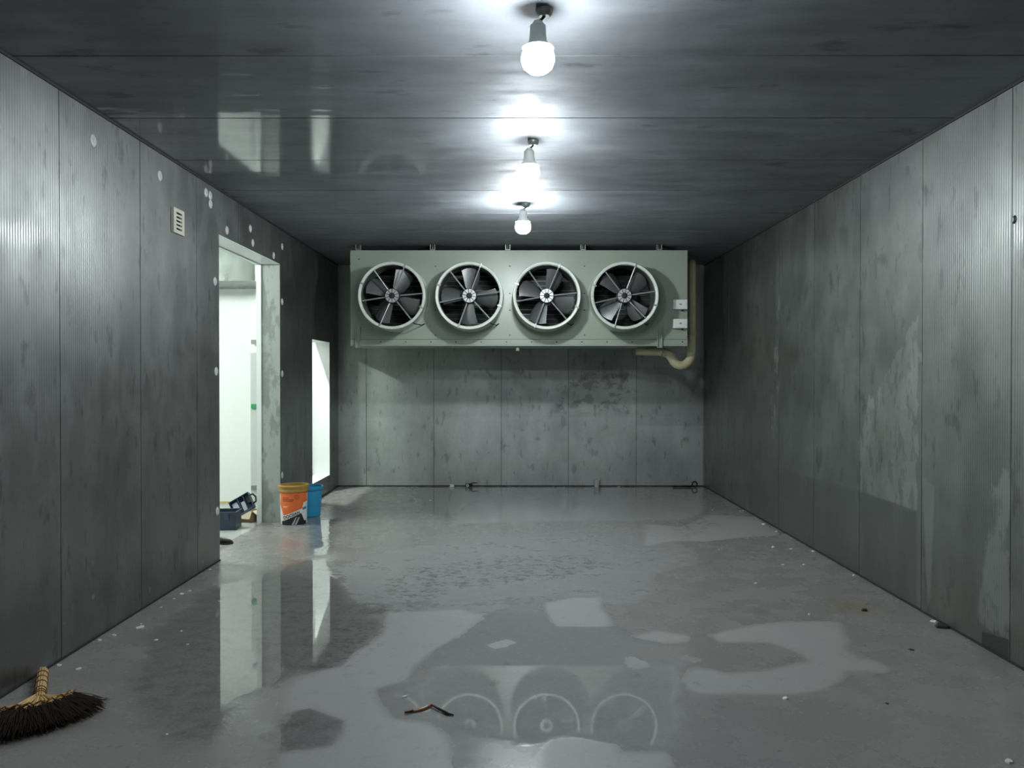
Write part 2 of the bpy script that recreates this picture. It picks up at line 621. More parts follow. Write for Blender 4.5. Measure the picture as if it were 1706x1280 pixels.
def floor_mesh():
    xs = np.linspace(XL - T, XR + 0.05, 176)
    ys = np.concatenate([np.linspace(YF, 2.4, 40)[:-1], np.linspace(2.4, YB + 0.05, 310)])
    gx, gy = np.meshgrid(xs, ys)
    P = np.stack([gx.ravel(), gy.ravel()], 1)
    nx, ny = len(xs), len(ys)
    idx = np.arange(nx * ny).reshape(ny, nx)
    faces = np.stack([idx[:-1, :-1], idx[:-1, 1:], idx[1:, 1:], idx[1:, :-1]], -1).reshape(-1, 4)
    me = bpy.data.meshes.new('floor')
    me.from_pydata(np.column_stack([P, np.zeros(len(P))]).tolist(), [], faces.tolist())
    for nm, polys in (('dry', DRY), ('damp', DAMP), ('pool', POOL), ('ripple', RIPPLE)):
        at = me.attributes.new(nm, 'FLOAT', 'POINT')
        at.data.foreach_set('value', np.clip(sdf(P, polys), -1, 1).astype(np.float32))
    return me


def floor_mat():
    b = NB('wet concrete')
    def attr(n):
        a = b.n('ShaderNodeAttribute')
        a.attribute_name = n
        return a.outputs['Fac']
    x, y, z = b.sep()
    n1 = b.noise(3.2, 5, 0.62)
    n2 = b.noise(11, 5, 0.6)
    n3 = b.noise(55, 4, 0.6)
    rip = b.noise(9.0, 5, 0.66, b.mapped((0.8, 1.3, 1)))
    wob = b.math('ADD', b.math('MULTIPLY_ADD', n1, 0.16, -0.08), b.math('MULTIPLY_ADD', n2, 0.09, -0.045))
    dry = b.ss(b.math('ADD', attr('dry'), b.math('MULTIPLY', wob, 0.8)), 0.035, -0.035)
    damp = b.ss(b.math('ADD', attr('damp'), wob), 0.03, -0.03)
    damp = b.math('MULTIPLY', damp, b.ss(rip, 0.38, 0.58, 0.15, 1.0))
    pool_d = b.math('ADD', attr('pool'), b.math('MULTIPLY', wob, 1.2))
    pool = b.ss(pool_d, 0.08, -0.08)
    right = b.ss(b.math('ADD', x, b.math('MULTIPLY_ADD', n1, 0.8, -0.4)), 0.7, 1.7)
    base = b.mix(right, (0.231, 0.233, 0.226), (0.206, 0.197, 0.183))
    base = b.mix(b.ss(b.math('ADD', x, b.math('MULTIPLY_ADD', n1, 0.8, -0.4)), -0.6, -1.7), base, (0.232, 0.219, 0.201))
    base = b.mix(b.ss(n1, 0.35, 0.7, 0.0, 0.7), base, (0.244, 0.242, 0.235))
    base = b.mix(b.math('MULTIPLY', pool, b.ss(n2, 0.30, 0.60, 0.95, 0.55)), base, b.mix(b.ss(x, -0.9, -0.4), (0.136, 0.133, 0.127), (0.296, 0.301, 0.296)))
    base = b.mix(b.math('MULTIPLY', damp, 0.75), base, (0.271, 0.278, 0.276))
    base = b.mix(b.math('MULTIPLY', dry, 0.75), base, (0.321, 0.321, 0.314))
    rpl = b.math('MULTIPLY', b.ss(b.math('ADD', attr('ripple'), wob), 0.10, -0.06), b.ss(b.noise(17.0, 4, 0.7, b.mapped((0.7, 1.0, 1))), 0.52, 0.58))
    base = b.mix(b.math('MULTIPLY', rpl, 0.75), base, (0.099, 0.102, 0.099))
    dark = b.ss(b.noise(7.0, 5, 0.6, b.mapped((1, 1, 1), (4, 9, 0))), 0.62, 0.72)
    base = b.mix(b.math('MULTIPLY', dark, 0.28), base, (0.063, 0.060, 0.054))
    base = b.mix(b.ss(n3, 0.35, 0.75, 0.0, 0.16), base, (0.42, 0.42, 0.41))
    base = b.mix(b.ss(n2, 0.45, 0.25, 0.0, 0.30), base, (0.13, 0.128, 0.122))
    stain = b.n('ShaderNodeVectorMath', operation='DISTANCE')
    b.set(stain.inputs[0], b.pos())
    stain.inputs[1].default_value = tuple(on_floor(1425, 1012))
    st = b.ss(b.math('ADD', stain.outputs['Value'], b.math('MULTIPLY_ADD', n2, 0.3, -0.15)), 0.30, 0.02)
    base = b.mix(b.math('MULTIPLY', st, 0.45), base, (0.17, 0.13, 0.05))
    rough = b.ss(n1, 0.3, 0.7, 0.20, 0.34)
    rough = b.mixf(pool, rough, b.ss(n2, 0.35, 0.8, 0.012, 0.05))
    rough = b.mixf(damp, rough, 0.36)
    rough = b.mixf(rpl, rough, 0.10)
    rough = b.mixf(dry, rough, 0.50)
    h = b.math('MULTIPLY', n3, b.math('SUBTRACT', 1.0, pool))
    nrm = b.bump(h, 0.10, 0.004)
    nrm = b.bump(b.math('MULTIPLY', rip, damp), 0.25, 0.01, nrm)
    nrm = b.bump(b.ss(pool_d, 0.04, -0.06), 0.30, 0.006, nrm)
    return b.fin(color=base, rough=rough, normal=nrm, spec=0.5)


fl = link('floor', floor_mesh(), floor_mat())
finish(fl, 'wet grey concrete floor with puddles and pale dry patches', kind='structure')

# ------------------------------------------------------------------ cold room walls and ceiling
GAP = 0.006
DOOR = (6.83, 8.62, 0.0, 2.765)
HATCH = (9.99, 10.94, 0.225, 2.03)


def wall_empty(name, label):
    o = empty(name)
    return finish(o, label, kind='structure')


def cuts(first, lo, hi):
    k = math.floor((first - lo) / PW)
    c = [first - k * PW + i * PW for i in range(60)]
    return [lo] + [v for v in c if lo + 0.06 < v < hi - 0.06] + [hi]


def rects_minus(y0, y1, holes):
    """outline of the panel y0..y1 with openings taken out, as a list of simple polygons"""
    out = []
    segs = sorted({y0, y1, *[min(max(h[i], y0), y1) for h in holes for i in (0, 1)]})
    cols = []
    for a, b_ in zip(segs, segs[1:]):
        mid = (a + b_) / 2
        hs = [h for h in holes if h[0] < mid < h[1]]
        cols.append((a, b_, hs[0] if hs else None))
    # top outline and bottom outline per column
    has_low = any(c[2] and c[2][2] > 0 for c in cols)
    if all(c[2] is None for c in cols):
        return [[(y0, 0), (y1, 0), (y1, H), (y0, H)]]
    low = []
    poly = []
    for a, b_, h in cols:
        zb = h[3] if h else 0.0
        poly += [(a, zb), (b_, zb)]
    poly = [p for i, p in enumerate(poly) if i == 0 or p != poly[i - 1]]
    out.append(poly + [(y1, H), (y0, H)])
    for a, b_, h in cols:
        if h and h[2] > 0:
            out.append([(a, 0), (b_, 0), (b_, h[2]), (a, h[2])])
    return out


wl = wall_empty('wall_left', 'left wall of smudged grey steel panels with a doorway and a hatch')
cl = cuts(4.43, YF, YB)
for y0, y1 in zip(cl, cl[1:]):
    for pl in rects_minus(y0 + GAP / 2, y1 - GAP / 2, [DOOR, HATCH]):
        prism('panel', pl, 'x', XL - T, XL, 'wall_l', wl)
for y in cl[1:-1]:
    if DOOR[0] < y < DOOR[1]:
        box('joint_seal', XL - T + 0.01, XL - 0.006, y - GAP, y + GAP, DOOR[3] + 0.01, H, 'seal', wl)
    elif HATCH[0] < y < HATCH[1]:
        box('joint_seal', XL - T + 0.01, XL - 0.006, y - GAP, y + GAP, HATCH[3] + 0.01, H, 'seal', wl)
        box('joint_seal', XL - T + 0.01, XL - 0.006, y - GAP, y + GAP, 0, HATCH[2] - 0.01, 'seal', wl)
    else:
        box('joint_seal', XL - T + 0.01, XL - 0.006, y - GAP, y + GAP, 0, H, 'seal', wl)

wr = wall_empty('wall_right', 'right wall of grey steel panels with torn pale film')
cr = cuts(4.40, YF, YB)
for y0, y1 in zip(cr, cr[1:]):
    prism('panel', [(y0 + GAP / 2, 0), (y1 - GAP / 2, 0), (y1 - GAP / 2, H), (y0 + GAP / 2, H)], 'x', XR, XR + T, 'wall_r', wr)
for y in cr[1:-1]:
    box('joint_seal', XR + 0.006, XR + T - 0.01, y - GAP, y + GAP, 0, H, 'seal', wr)

wb = wall_empty('wall_back', 'back wall of blotchy grey steel panels under the fan cooler')
cb = [XL - T, -2.09, -1.128, -0.170, 0.785, 1.750, 2.706, XR + T]
for x0, x1 in zip(cb, cb[1:]):
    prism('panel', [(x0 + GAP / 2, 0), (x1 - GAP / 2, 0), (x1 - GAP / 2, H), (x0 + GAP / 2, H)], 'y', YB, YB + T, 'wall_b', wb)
for x in cb[1:-1]:
    box('joint_seal', x - GAP, x + GAP, YB + 0.006, YB + T - 0.01, 0, H, 'seal', wb)

wf = wall_empty('wall_front', 'grey steel wall behind the camera')
for i in range(5):
    x0 = XL + i * (XR - XL) / 5
    x1 = XL + (i + 1) * (XR - XL) / 5
    box('panel', x0 + GAP / 2, x1 - GAP / 2, YF - T, YF, 0, H, 'wall_b', wf)

ce = wall_empty('ceiling', 'ceiling of long dark grey steel panels that mirror the lamps')
cc = cuts(4.0, YF, YB + T)
for y0, y1 in zip(cc, cc[1:]):
    box('ceiling_panel', XL - T, XR + T, y0 + 0.006, y1 - 0.006, H, H + 0.15, 'ceil', ce)
for y in cc[1:-1]:
    box('joint_seal', XL - T, XR + T, y - 0.01, y + 0.01, H + 0.008, H + 0.14, 'seal', ce)

# dark sealant lines where walls meet floor and ceiling
tr = box('trim_1', XL, XR, YB - 0.012, YB, 0, 0.014, 'seal'); finish(tr, 'dark sealant line at the foot of the back wall', kind='structure')
tr = box('trim_2', XL, XL + 0.008, YF, DOOR[0], 0, 0.010, 'seal'); finish(tr, 'dark sealant line at the foot of the left wall before the doorway', kind='structure')
tr = box('trim_3', XL, XL + 0.008, DOOR[1], YB, 0, 0.010, 'seal'); finish(tr, 'dark sealant line at the foot of the left wall past the doorway', kind='structure')
tr = box('trim_4', XR - 0.008, XR, YF, YB, 0, 0.012, 'seal'); finish(tr, 'dark sealant line at the foot of the right wall', kind='structure')
tr = box('trim_5', XL, XL + 0.010, YF, YB, H - 0.014, H, 'seal'); finish(tr, 'dark sealant line between left wall and ceiling', kind='structure')
tr = box('trim_6', XR - 0.010, XR, YF, YB, H - 0.014, H, 'seal'); finish(tr, 'dark sealant line between right wall and ceiling', kind='structure')

# doorway lining
d1 = wall_empty('door_1', 'open doorway lined with smudged pale metal')
y0, y1, _, zt = DOOR
box('jamb', XL - T, XL - 0.001, y1 - 0.006, y1 + 0.004, 0, zt, 'jamb', d1)
box('jamb', XL - T, XL - 0.001, y0 - 0.004, y0 + 0.006, 0, zt, 'jamb', d1)
box('door_head', XL - T, XL - 0.001, y0 + 0.006, y1 - 0.006, zt - 0.006, zt + 0.004, 'trimwhite', d1)
box('corner_trim', XL - T - 0.05, XL - T, y1 - 0.016, y1 + 0.05, 0, zt + 0.05, 'trimwhite', d1)
box('corner_trim', XL - T - 0.05, XL - T, y0 - 0.05, y0 + 0.016, 0, zt + 0.05, 'trimwhite', d1)
box('corner_trim', XL - T - 0.05, XL - T, y0 + 0.016, y1 - 0.016, zt - 0.016, zt + 0.05, 'trimwhite', d1)

# hatch lining
w1 = wall_empty('window_1', 'open hatch lined with white panels low in the left wall')
y0, y1, zb, zt = HATCH
box('hatch_side', XL - T, XL - 0.001, y1 - 0.006, y1 + 0.004, zb, zt, 'white', w1)
box('hatch_side', XL - T, XL - 0.001, y0 - 0.004, y0 + 0.006, zb, zt, 'white', w1)
box('hatch_head', XL - T, XL - 0.001, y0 + 0.006, y1 - 0.006, zt - 0.006, zt + 0.004, 'white', w1)
box('hatch_sill', XL - T, XL - 0.001, y0 + 0.006, y1 - 0.006, zb - 0.004, zb + 0.006, 'white', w1)

# round plastic plugs over the fixings of the left wall
bm = bmesh.new()
add_lathe(bm, [(0, 0.010), (0.012, 0.010), (0.014, 0.007), (0.030, 0.006), (0.036, 0.002), (0.036, 0.0)], 20)
cap_me = to_mesh(bm, 'plug_cap')
shade_auto(cap_me, 50)
for u, v in [(155, 234), (266, 293), (343, 321), (350, 326), (350.5, 340), (378, 384), (417, 381), (421, 405), (456, 426), (470, 411),
             (358, 469), (360, 619), (362, 852), (470, 503), (470, 623), (470, 792)]:
    p = on_x(u, v, XL)
    c = link('plug_cap', cap_me, 'cap', wl)
    c.location = p
    c.rotation_euler = (0, math.pi / 2, 0)
p = on_x(1690, 366, XR)
bolt = lathe('bolt_head', [(0, 0.012), (0.014, 0.011), (0.018, 0.004), (0.024, 0.0)], 'screw', wr, 12)
bolt.location = p
bolt.rotation_euler = (0, -math.pi / 2, 0)

# ------------------------------------------------------------------ room behind the doorway
AX0, AX1 = -5.4, XL - T            # its floor span
AH = 3.35
af = box('floor', AX0, AX1, 4.6, 12.6, -0.05, 0.0, simple('pale concrete', (0.42, 0.44, 0.41), 0.25, var=0.1, scale=5)); finish(af, 'pale wet floor of the bright room beyond the doorway', kind='structure')
ac = box('ceiling', AX0, AX1, 4.6, 12.6, AH, AH + 0.1, 'white'); finish(ac, 'white ceiling of the bright room beyond the doorway', kind='structure')
aw = box('wall_far', AX0, -3.13, 9.94, 10.06, 0, AH, 'white'); finish(aw, 'white wall facing the doorway in the bright room', kind='structure')
aw = box('wall_outer', AX0 - 0.1, AX0, 4.6, 12.6, 0, AH, 'white'); finish(aw, 'white outer wall of the bright room', kind='structure')
aw = box('wall_near', AX0, AX1, 4.5, 4.6, 0, AH, 'white'); finish(aw, 'white near wall of the bright room', kind='structure')
aw = box('wall_end', AX0, AX1, 12.6, 12.7, 0, AH, 'white'); finish(aw, 'white end wall behind the hatch', kind='structure')
aw = box('wall_outside', AX1 - 0.012, AX1 - 0.001, 4.6, DOOR[0] - 0.05, 0, AH, 'white'); finish(aw, 'white outside face of the cold room before the doorway', kind='structure')
aw = box('wall_outside', AX1 - 0.012, AX1 - 0.001, DOOR[0] - 0.05, DOOR[1] + 0.05, DOOR[3] + 0.05, AH, 'white'); finish(aw, 'white outside face of the cold room over the doorway', kind='structure')
bb = box('baseboard_far', AX0, -3.215, 9.925, 9.94, 0.0, 0.022, 'wood'); finish(bb, 'thin yellow strip at the foot of the white wall', kind='structure')

bh = empty('air_duct', (AX0, 9.07, 2.64))
finish(bh, 'galvanised overhead duct seen through the top of the doorway', 'duct')
box('duct_body', 0, 2.5, 0, 0.86, 0, 0.70, 'duct', bh)
for xx in (1.0, 1.92):
    box('duct_flange', xx, xx + 0.03, -0.012, 0, 0.0, 0.70, 'trimwhite', bh)

d2 = wall_empty('door_2', 'pale grey edge of a door with latches beside the white wall')
box('door_edge', -3.215, -3.135, 9.86, 9.935, 0, 1.86, simple('pale grey door edge', (0.52, 0.55, 0.53), 0.4, var=0.05), d2, bev=0.012)
box('door_edge', -3.165, -3.135, 9.88, 9.935, 1.86, 2.6, 'white', d2)
for v, mt in ((570, 'latch'), (677, 'green'), (813, 'latch')):
    p = on_y(424, v, 9.86)
    box('latch', p.x - 0.035, p.x + 0.035, 9.835, 9.86, p.z - 0.028, p.z + 0.028, mt, d2, bev=0.004)


def tube_lamp(name, x, y0, y1, z, power, label):
    t = empty(name, (x, (y0 + y1) / 2, z))
    finish(t, label, 'lamp')
    l = (y1 - y0) / 2
    box('lamp_housing', -0.05, 0.05, -l - 0.03, l + 0.03, 0.022, 0.06, 'white', t)
    if AH - z > 0.1:
        tube('lamp_rod', [(0, 0, 0.06), (0, 0, AH - z)], 0.008, 'zinc', t, 8)
    bm = bmesh.new()
    add_tube(bm, [(0, -l, 0), (0, l, 0)], 0.02, 12)
    link('lamp_tube', to_mesh(bm, 'lamp_tube'), emit('lit tube glass', TUBE_COLOR, TUBE_STRENGTH * power), t, True)


tube_lamp('tube_lamp', -4.2, 7.6, 8.5, 2.76, 1.7, 'white tube lamp in the middle of the bright room')
tube_lamp('tube_lamp', -3.0, 10.10, 10.40, 2.95, 7.0, 'short white tube lamp behind the hatch')

# ------------------------------------------------------------------ hanging bulbs
def bulb_lamp(x, y, power, label):
    t = empty('hanging_bulb', (x, y, H))
    finish(t, label, 'lamp', 'bare bulbs along the ceiling')
    lathe('ceiling_rose', [(0, -0.030), (0.022, -0.030), (0.034, -0.020), (0.038, -0.004), (0.038, 0)], 'zinc', t, 24)
    tube('cord', [(0, 0, -0.028), (-0.012, 0, -0.042), (-0.028, 0, -0.052)], 0.006, 'black', t, 8)
    lathe('bulb_holder', [(0, -0.048), (0.018, -0.050), (0.024, -0.062), (0.034, -0.070), (0.036, -0.112), (0.040, -0.140), (0.069, -0.166), (0.067, -0.170), (0, -0.170)], 'trimwhite', t, 24, origin=(-0.028, 0, 0))
    lathe('bulb', [(0, -0.1705), (0.056, -0.1705), (0.066, -0.184), (0.072, -0.205), (0.072, -0.222), (0.062, -0.250), (0.038, -0.270), (0, -0.278)],
          emit('lit bulb glass', BULB_COLOR, BULB_STRENGTH * power), t, 28, origin=(-0.028, 0, 0))


bulb_lamp(0.135, 3.50, 1.0, 'lit bare bulb hanging nearest the camera')
bulb_lamp(0.135, 5.44, 0.9, 'lit bare bulb hanging in the middle of the three')
bulb_lamp(0.118, 7.41, 1.7, 'lit bare bulb hanging nearest the fan cooler')

# ------------------------------------------------------------------ evaporator cooler
CY = 9.73                                 # its front face
pa = on_y(584, 418, CY)
pb = on_y(1145, 575, CY)
X0, X1, ZT, ZB = pa.x, pb.x, pa.z, pb.z
cool = empty('fan_cooler', ((X0 + X1) / 2, CY, ZB))
finish(cool, 'long pale green ceiling cooler with four round fans', 'cooler')
W2 = (X1 - X0) / 2
HH = ZT - ZB
RING_D = 0.40
YR = CY - RING_D
fans = []
for u in (652.5, 781.5, 911, 1041):
    p = on_y(u, 492.5, YR)
    fans.append((p.x - (X0 + X1) / 2, p.z - ZB))
RO = 56.7 / F * YR
RI = RO - 5.2 / F * YR
PAN = 0.066


def front_panel():
    bm = bmesh.new()
    N = 48
    edges = [-W2] + [(fans[i][0] + fans[i + 1][0]) / 2 for i in range(3)] + [W2]
    for i, (cx, cz) in enumerate(fans):
        xa, xb, za, zb = edges[i], edges[i + 1], PAN + 0.004, HH
        inner, outer = [], []
        for k in range(N):
            a = 2 * math.pi * k / N
            dx, dz = math.cos(a), math.sin(a)
            inner.append(bm.verts.new((cx + dx * RO * 0.955, 0, cz + dz * RO * 0.955)))
            ts = []
            if dx > 1e-9: ts.append((xb - cx) / dx)
            if dx < -1e-9: ts.append((xa - cx) / dx)
            if dz > 1e-9: ts.append((zb - cz) / dz)
            if dz < -1e-9: ts.append((za - cz) / dz)
            t = min(ts)
            outer.append(bm.verts.new((cx + dx * t, 0, cz + dz * t)))
        for k in range(N):
            k2 = (k + 1) % N
            bm.faces.new((inner[k], inner[k2], outer[k2], outer[k]))
        for (qx, qz) in ((xa, za), (xb, za), (xa, zb), (xb, zb)):      # corner fillers
            c = bm.verts.new((qx, 0, qz))
            best = None
            for k in range(N):
                k2 = (k + 1) % N
                o1, o2 = outer[k].co, outer[k2].co
                on1 = abs(o1.x - qx) < 1e-6 or abs(o1.z - qz) < 1e-6
                on2 = abs(o2.x - qx) < 1e-6 or abs(o2.z - qz) < 1e-6
                if on1 and on2 and (abs(o1.x - qx) < 1e-6) != (abs(o2.x - qx) < 1e-6):
                    best = (k, k2)
                    break
            if best:
                bm.faces.new((outer[best[0]], outer[best[1]], c))
    for f in bm.faces:
        f.normal_update()
    me = bpy.data.meshes.new('front_panel')
    bm.to_mesh(me)
    bm.free()
    o = link('front_panel', me, 'paint', cool)
    s = o.modifiers.new('thickness', 'SOLIDIFY')
    s.thickness = 0.004
    s.offset = 0
    return o


DEPTH = 0.86
front_panel()
bm = bmesh.new()
add_box(bm, -W2, -W2 + 0.005, 0.003, DEPTH, 0.0, HH)
add_box(bm, W2 - 0.005, W2, 0.003, DEPTH, 0.0, HH)
add_box(bm, -W2 + 0.005, W2 - 0.005, 0.003, DEPTH, HH - 0.005, HH)
link('casing', to_mesh(bm, 'casing'), 'paint', cool)
box('top_flange', -W2, W2, -0.010, 0.003, HH - 0.016, HH + 0.004, 'paint', cool, bev=0.003)
box('side_flange', -W2 - 0.002, -W2 + 0.02, -0.006, -0.0025, PAN + 0.004, HH - 0.017, 'paint', cool)
# drain pan: shallow tray below the coil with a visible front lip
bm = bmesh.new()
add_box(bm, -W2, W2, -0.014, -0.004, 0.0, PAN, 0.002)
add_box(bm, -W2, W2, -0.004, DEPTH, -0.012, -0.007)
add_box(bm, -W2, W2, -0.014, -0.004, -0.012, -0.001)
link('drain_pan', to_mesh(bm, 'drain_pan'), 'paint', cool)
box('drain_pan_floor', -W2 + 0.006, W2 - 0.006, 0.0, DEPTH, -0.0065, 0.0, 'coil', cool)
lathe('drain_spout', [(0, 0.0), (0.022, 0.0), (0.022, 0.04), (0.0, 0.04)], 'paint', cool, 16, origin=((863 - 865) / F * CY, 0.05, -0.07))
# coil with its tube rows
box('coil', -W2 + 0.03, W2 - 0.03, 0.42, 0.80, 0.05, HH - 0.03, 'coil', cool)
bm = bmesh.new()
nt = 17
for k in range(nt):
    z = 0.10 + k * (HH - 0.18) / (nt - 1)
    add_tube(bm, [(-W2 + 0.04, 0.405, z), (W2 - 0.04, 0.405, z)], 0.0065, 6)
finish(link('coil_tubes', to_mesh(bm, 'coil_tubes'), 'tube', cool, True), kind='stuff')

# shared fan meshes ---------------------------------------------------
SEG = 56
bm = bmesh.new()
add_lathe(bm, [(RO * 0.955, -0.002), (RO * 1.02, 0.004), (RO * 0.975, 0.03), (RO * 0.965, RING_D - 0.03), (RO, RING_D - 0.018), (RO, RING_D - 0.004), (RO - 0.006, RING_D + 0.004),
               (RI + 0.006, RING_D + 0.004), (RI, RING_D - 0.003), (RI, RING_D - 0.03), (RI + 0.008, RING_D - 0.045), (RI + 0.008, -0.001)], SEG, 'y', closed=True)
shroud_me = to_mesh(bm, 'fan_shroud'); shade_auto(shroud_me, 50); shroud_me.materials.append(M['ring'])


bm = bmesh.new()
add_lathe(bm, [(RI - 0.002, RING_D - 0.03), (RI + 0.006, RING_D - 0.044), (RI + 0.006, 0.0), (RI + 0.004, 0.0), (RI + 0.004, RING_D - 0.047), (RI - 0.005, RING_D - 0.03)], SEG, 'y', closed=True)
lining_me = to_mesh(bm, 'shroud_lining'); shade_auto(lining_me, 50); lining_me.materials.append(M['lining'])


def blade_mesh():
    bm = bmesh.new()
    nr, nc = 9, 8
    top, bot = [], []
    for i in range(nr):
        t = i / (nr - 1)
        r = 0.085 + t * (RI * 0.93 - 0.085)
        chord = 0.150 + 0.085 * math.sin(t * math.pi * 0.5)
        pitch = math.radians(40 - 16 * t)
        sweep = 0.04 * t * t
        row_t, row_b = [], []
        for j in range(nc):
            s = j / (nc - 1) - 0.5
            if i == nr - 1:
                rr = r - 0.02 * (2 * s) ** 2
            else:
                rr = r
            c = s * chord + sweep
            camber = 0.018 * (1 - (2 * s) ** 2)
            tang = c * math.cos(pitch) - camber * math.sin(pitch)
            dep = c * math.sin(pitch) + camber * math.cos(pitch)
            ang = tang / max(rr, 0.12)
            for row, off in ((row_t, 0.0018), (row_b, -0.0018)):
                row.append(bm.verts.new((rr * math.cos(ang), -(dep + off), rr * math.sin(ang))))
        top.append(row_t)
        bot.append(row_b)
    for i in range(nr - 1):
        for j in range(nc - 1):
            bm.faces.new((top[i][j], top[i][j + 1], top[i + 1][j + 1], top[i + 1][j]))
            bm.faces.new((bot[i][j], bot[i + 1][j], bot[i + 1][j + 1], bot[i][j + 1]))
    for i in range(nr - 1):
        for j in (0, nc - 1):
            bm.faces.new((top[i][j], top[i + 1][j], bot[i + 1][j], bot[i][j]))
    for j in range(nc - 1):
        for i in (0, nr - 1):
            bm.faces.new((top[i][j], bot[i][j], bot[i][j + 1], top[i][j + 1]))
    me = to_mesh(bm, 'blade')
    shade_auto(me, 50)
    me.materials.append(M['blade'])
    return me


blade_me = blade_mesh()
bm = bmesh.new()
add_lathe(bm, [(0, 0.02), (0.080, 0.02), (0.088, 0.03), (0.088, 0.150), (0.080, 0.160), (0.050, 0.166), (0, 0.166)], 32, 'y')
motor_me = to_mesh(bm, 'motor'); shade_auto(motor_me, 40); motor_me.materials.append(M['motor'])
bm = bmesh.new()
add_lathe(bm, [(0, 0.0), (0.030, 0.0), (0.030, 0.012), (0.024, 0.016), (0, 0.016)], 24, 'y')
hubcap_me = to_mesh(bm, 'motor_cap'); shade_auto(hubcap_me, 40); hubcap_me.materials.append(M['black'])
bm = bmesh.new()
vsq = []
for rr, half in ((0.036, 0.20), (0.080, 0.255)):
    for s in (-1, 1):
        for d in (0.0, 0.010):
            a = s * half
            vsq.append(bm.verts.new((rr * math.cos(a), -d, rr * math.sin(a))))
a, b_, c_, d_, e_, f_, g_, h_ = vsq
for q in ((b_, d_, h_, f_), (a, e_, g_, c_), (a, b_, f_, e_), (c_, g_, h_, d_), (a, c_, d_, b_), (e_, f_, h_, g_)):
    bm.faces.new(q)
petal_me = to_mesh(bm, 'motor_fin'); petal_me.materials.append(M['petal'])
bm = bmesh.new()
add_tube(bm, [(0.088, 0.045, 0), (RI - 0.004, -0.0, 0)], 0.0085, 8)
strut_me = to_mesh(bm, 'strut'); strut_me.materials.append(M['strut'])
bm = bmesh.new()
add_box(bm, RI - 0.012, RO + 0.004, -0.014, 0.02, -0.009, 0.009, 0.002)
clip_me = to_mesh(bm, 'clip'); clip_me.materials.append(M['strut'])


def inst(name, me, parent, loc=(0, 0, 0), ry=0.0):
    o = bpy.data.objects.new(name, me)
    C.objects.link(o)
    o.parent = parent
    o.location = loc
    o.rotation_euler = (0, -ry, 0)
    return o


FY = -RING_D
for i, ((cx, cz), ang, spin) in enumerate(zip(fans, (58, 82, 64, 38), (0, 3, 1, 4))):
    sh = inst('fan_shroud', shroud_me, cool, (cx, -0.003, cz))
    sh['label'] = ['cream round fan farthest left with dark inside', 'cream round fan second from the left', 'cream round fan second from the right', 'cream round fan next to the junction boxes'][i]
    for k in range(4):
        bl = inst('blade', blade_me, sh, (0, FY + 0.16, 0), math.radians(ang + 90 * k))
    inst('shroud_lining', lining_me, sh)
    inst('motor', motor_me, sh, (0, FY + 0.19, 0))
    inst('motor_cap', hubcap_me, sh, (0, FY + 0.024, 0))
    for k in range(10):
        inst('motor_fin', petal_me, sh, (0, FY + 0.029, 0), math.radians(36 * k + 8 * i))
    for a0 in (4, 66, 125, 190, 248, 309):
        inst('strut', strut_me, sh, (0, FY + 0.012, 0), math.radians(a0 + spin))
    for a0 in (66, 158, 248, -22):
        inst('clip', clip_me, sh, (0, FY, 0), math.radians(a0 + spin))
    # motor lead leaving the ring at its lower right
    q = math.radians(-52)
    pts = [(0.085, FY + 0.07, -0.05), (0.6 * RI * math.cos(q), FY + 0.06, 0.6 * RI * math.sin(q) + 0.01), (RI * math.cos(q) * 0.98, FY + 0.02, RI * math.sin(q) * 0.98),
           (RO * 1.03 * math.cos(q), FY + 0.10, RO * 1.03 * math.sin(q)), (RO * 1.02 * math.cos(q) + 0.06, -0.03, RO * math.sin(q) - 0.01), (RO * 1.02 * math.cos(q) + 0.09, 0.0, RO * math.sin(q) + 0.01)]
    tube('motor_lead', pts, 0.006, 'black', sh, 6)

# junction boxes on the right end
for v0, v1 in ((499.5, 515.5), (531.5, 547)):
    p0 = on_y(1121.5, v0, CY - 0.06)
    p1 = on_y(1145, v1, CY - 0.06)
    ox = (X0 + X1) / 2
    jb = box('junction_box', p0.x - ox, p1.x - ox, -0.075, -0.003, p1.z - ZB, p0.z - ZB, 'trimwhite', cool, bev=0.008)
    mx, mz = (p0.x + p1.x) / 2 - ox, (p0.z + p1.z) / 2 - ZB
    box('box_lid', p0.x - ox + 0.012, p1.x - ox - 0.012, -0.080, -0.0755, p1.z - ZB + 0.012, p0.z - ZB - 0.012, 'trimwhite', jb, bev=0.002)
    box('box_mark', mx - 0.014, mx + 0.014, -0.083, -0.0802, mz - 0.006, mz + 0.010, 'zinc', jb)
    lathe('cable_gland', [(0, 0), (0.012, 0), (0.012, 0.02), (0, 0.02)], 'black', jb, 12, origin=(mx + 0.03, -0.04, p1.z - ZB - 0.021))

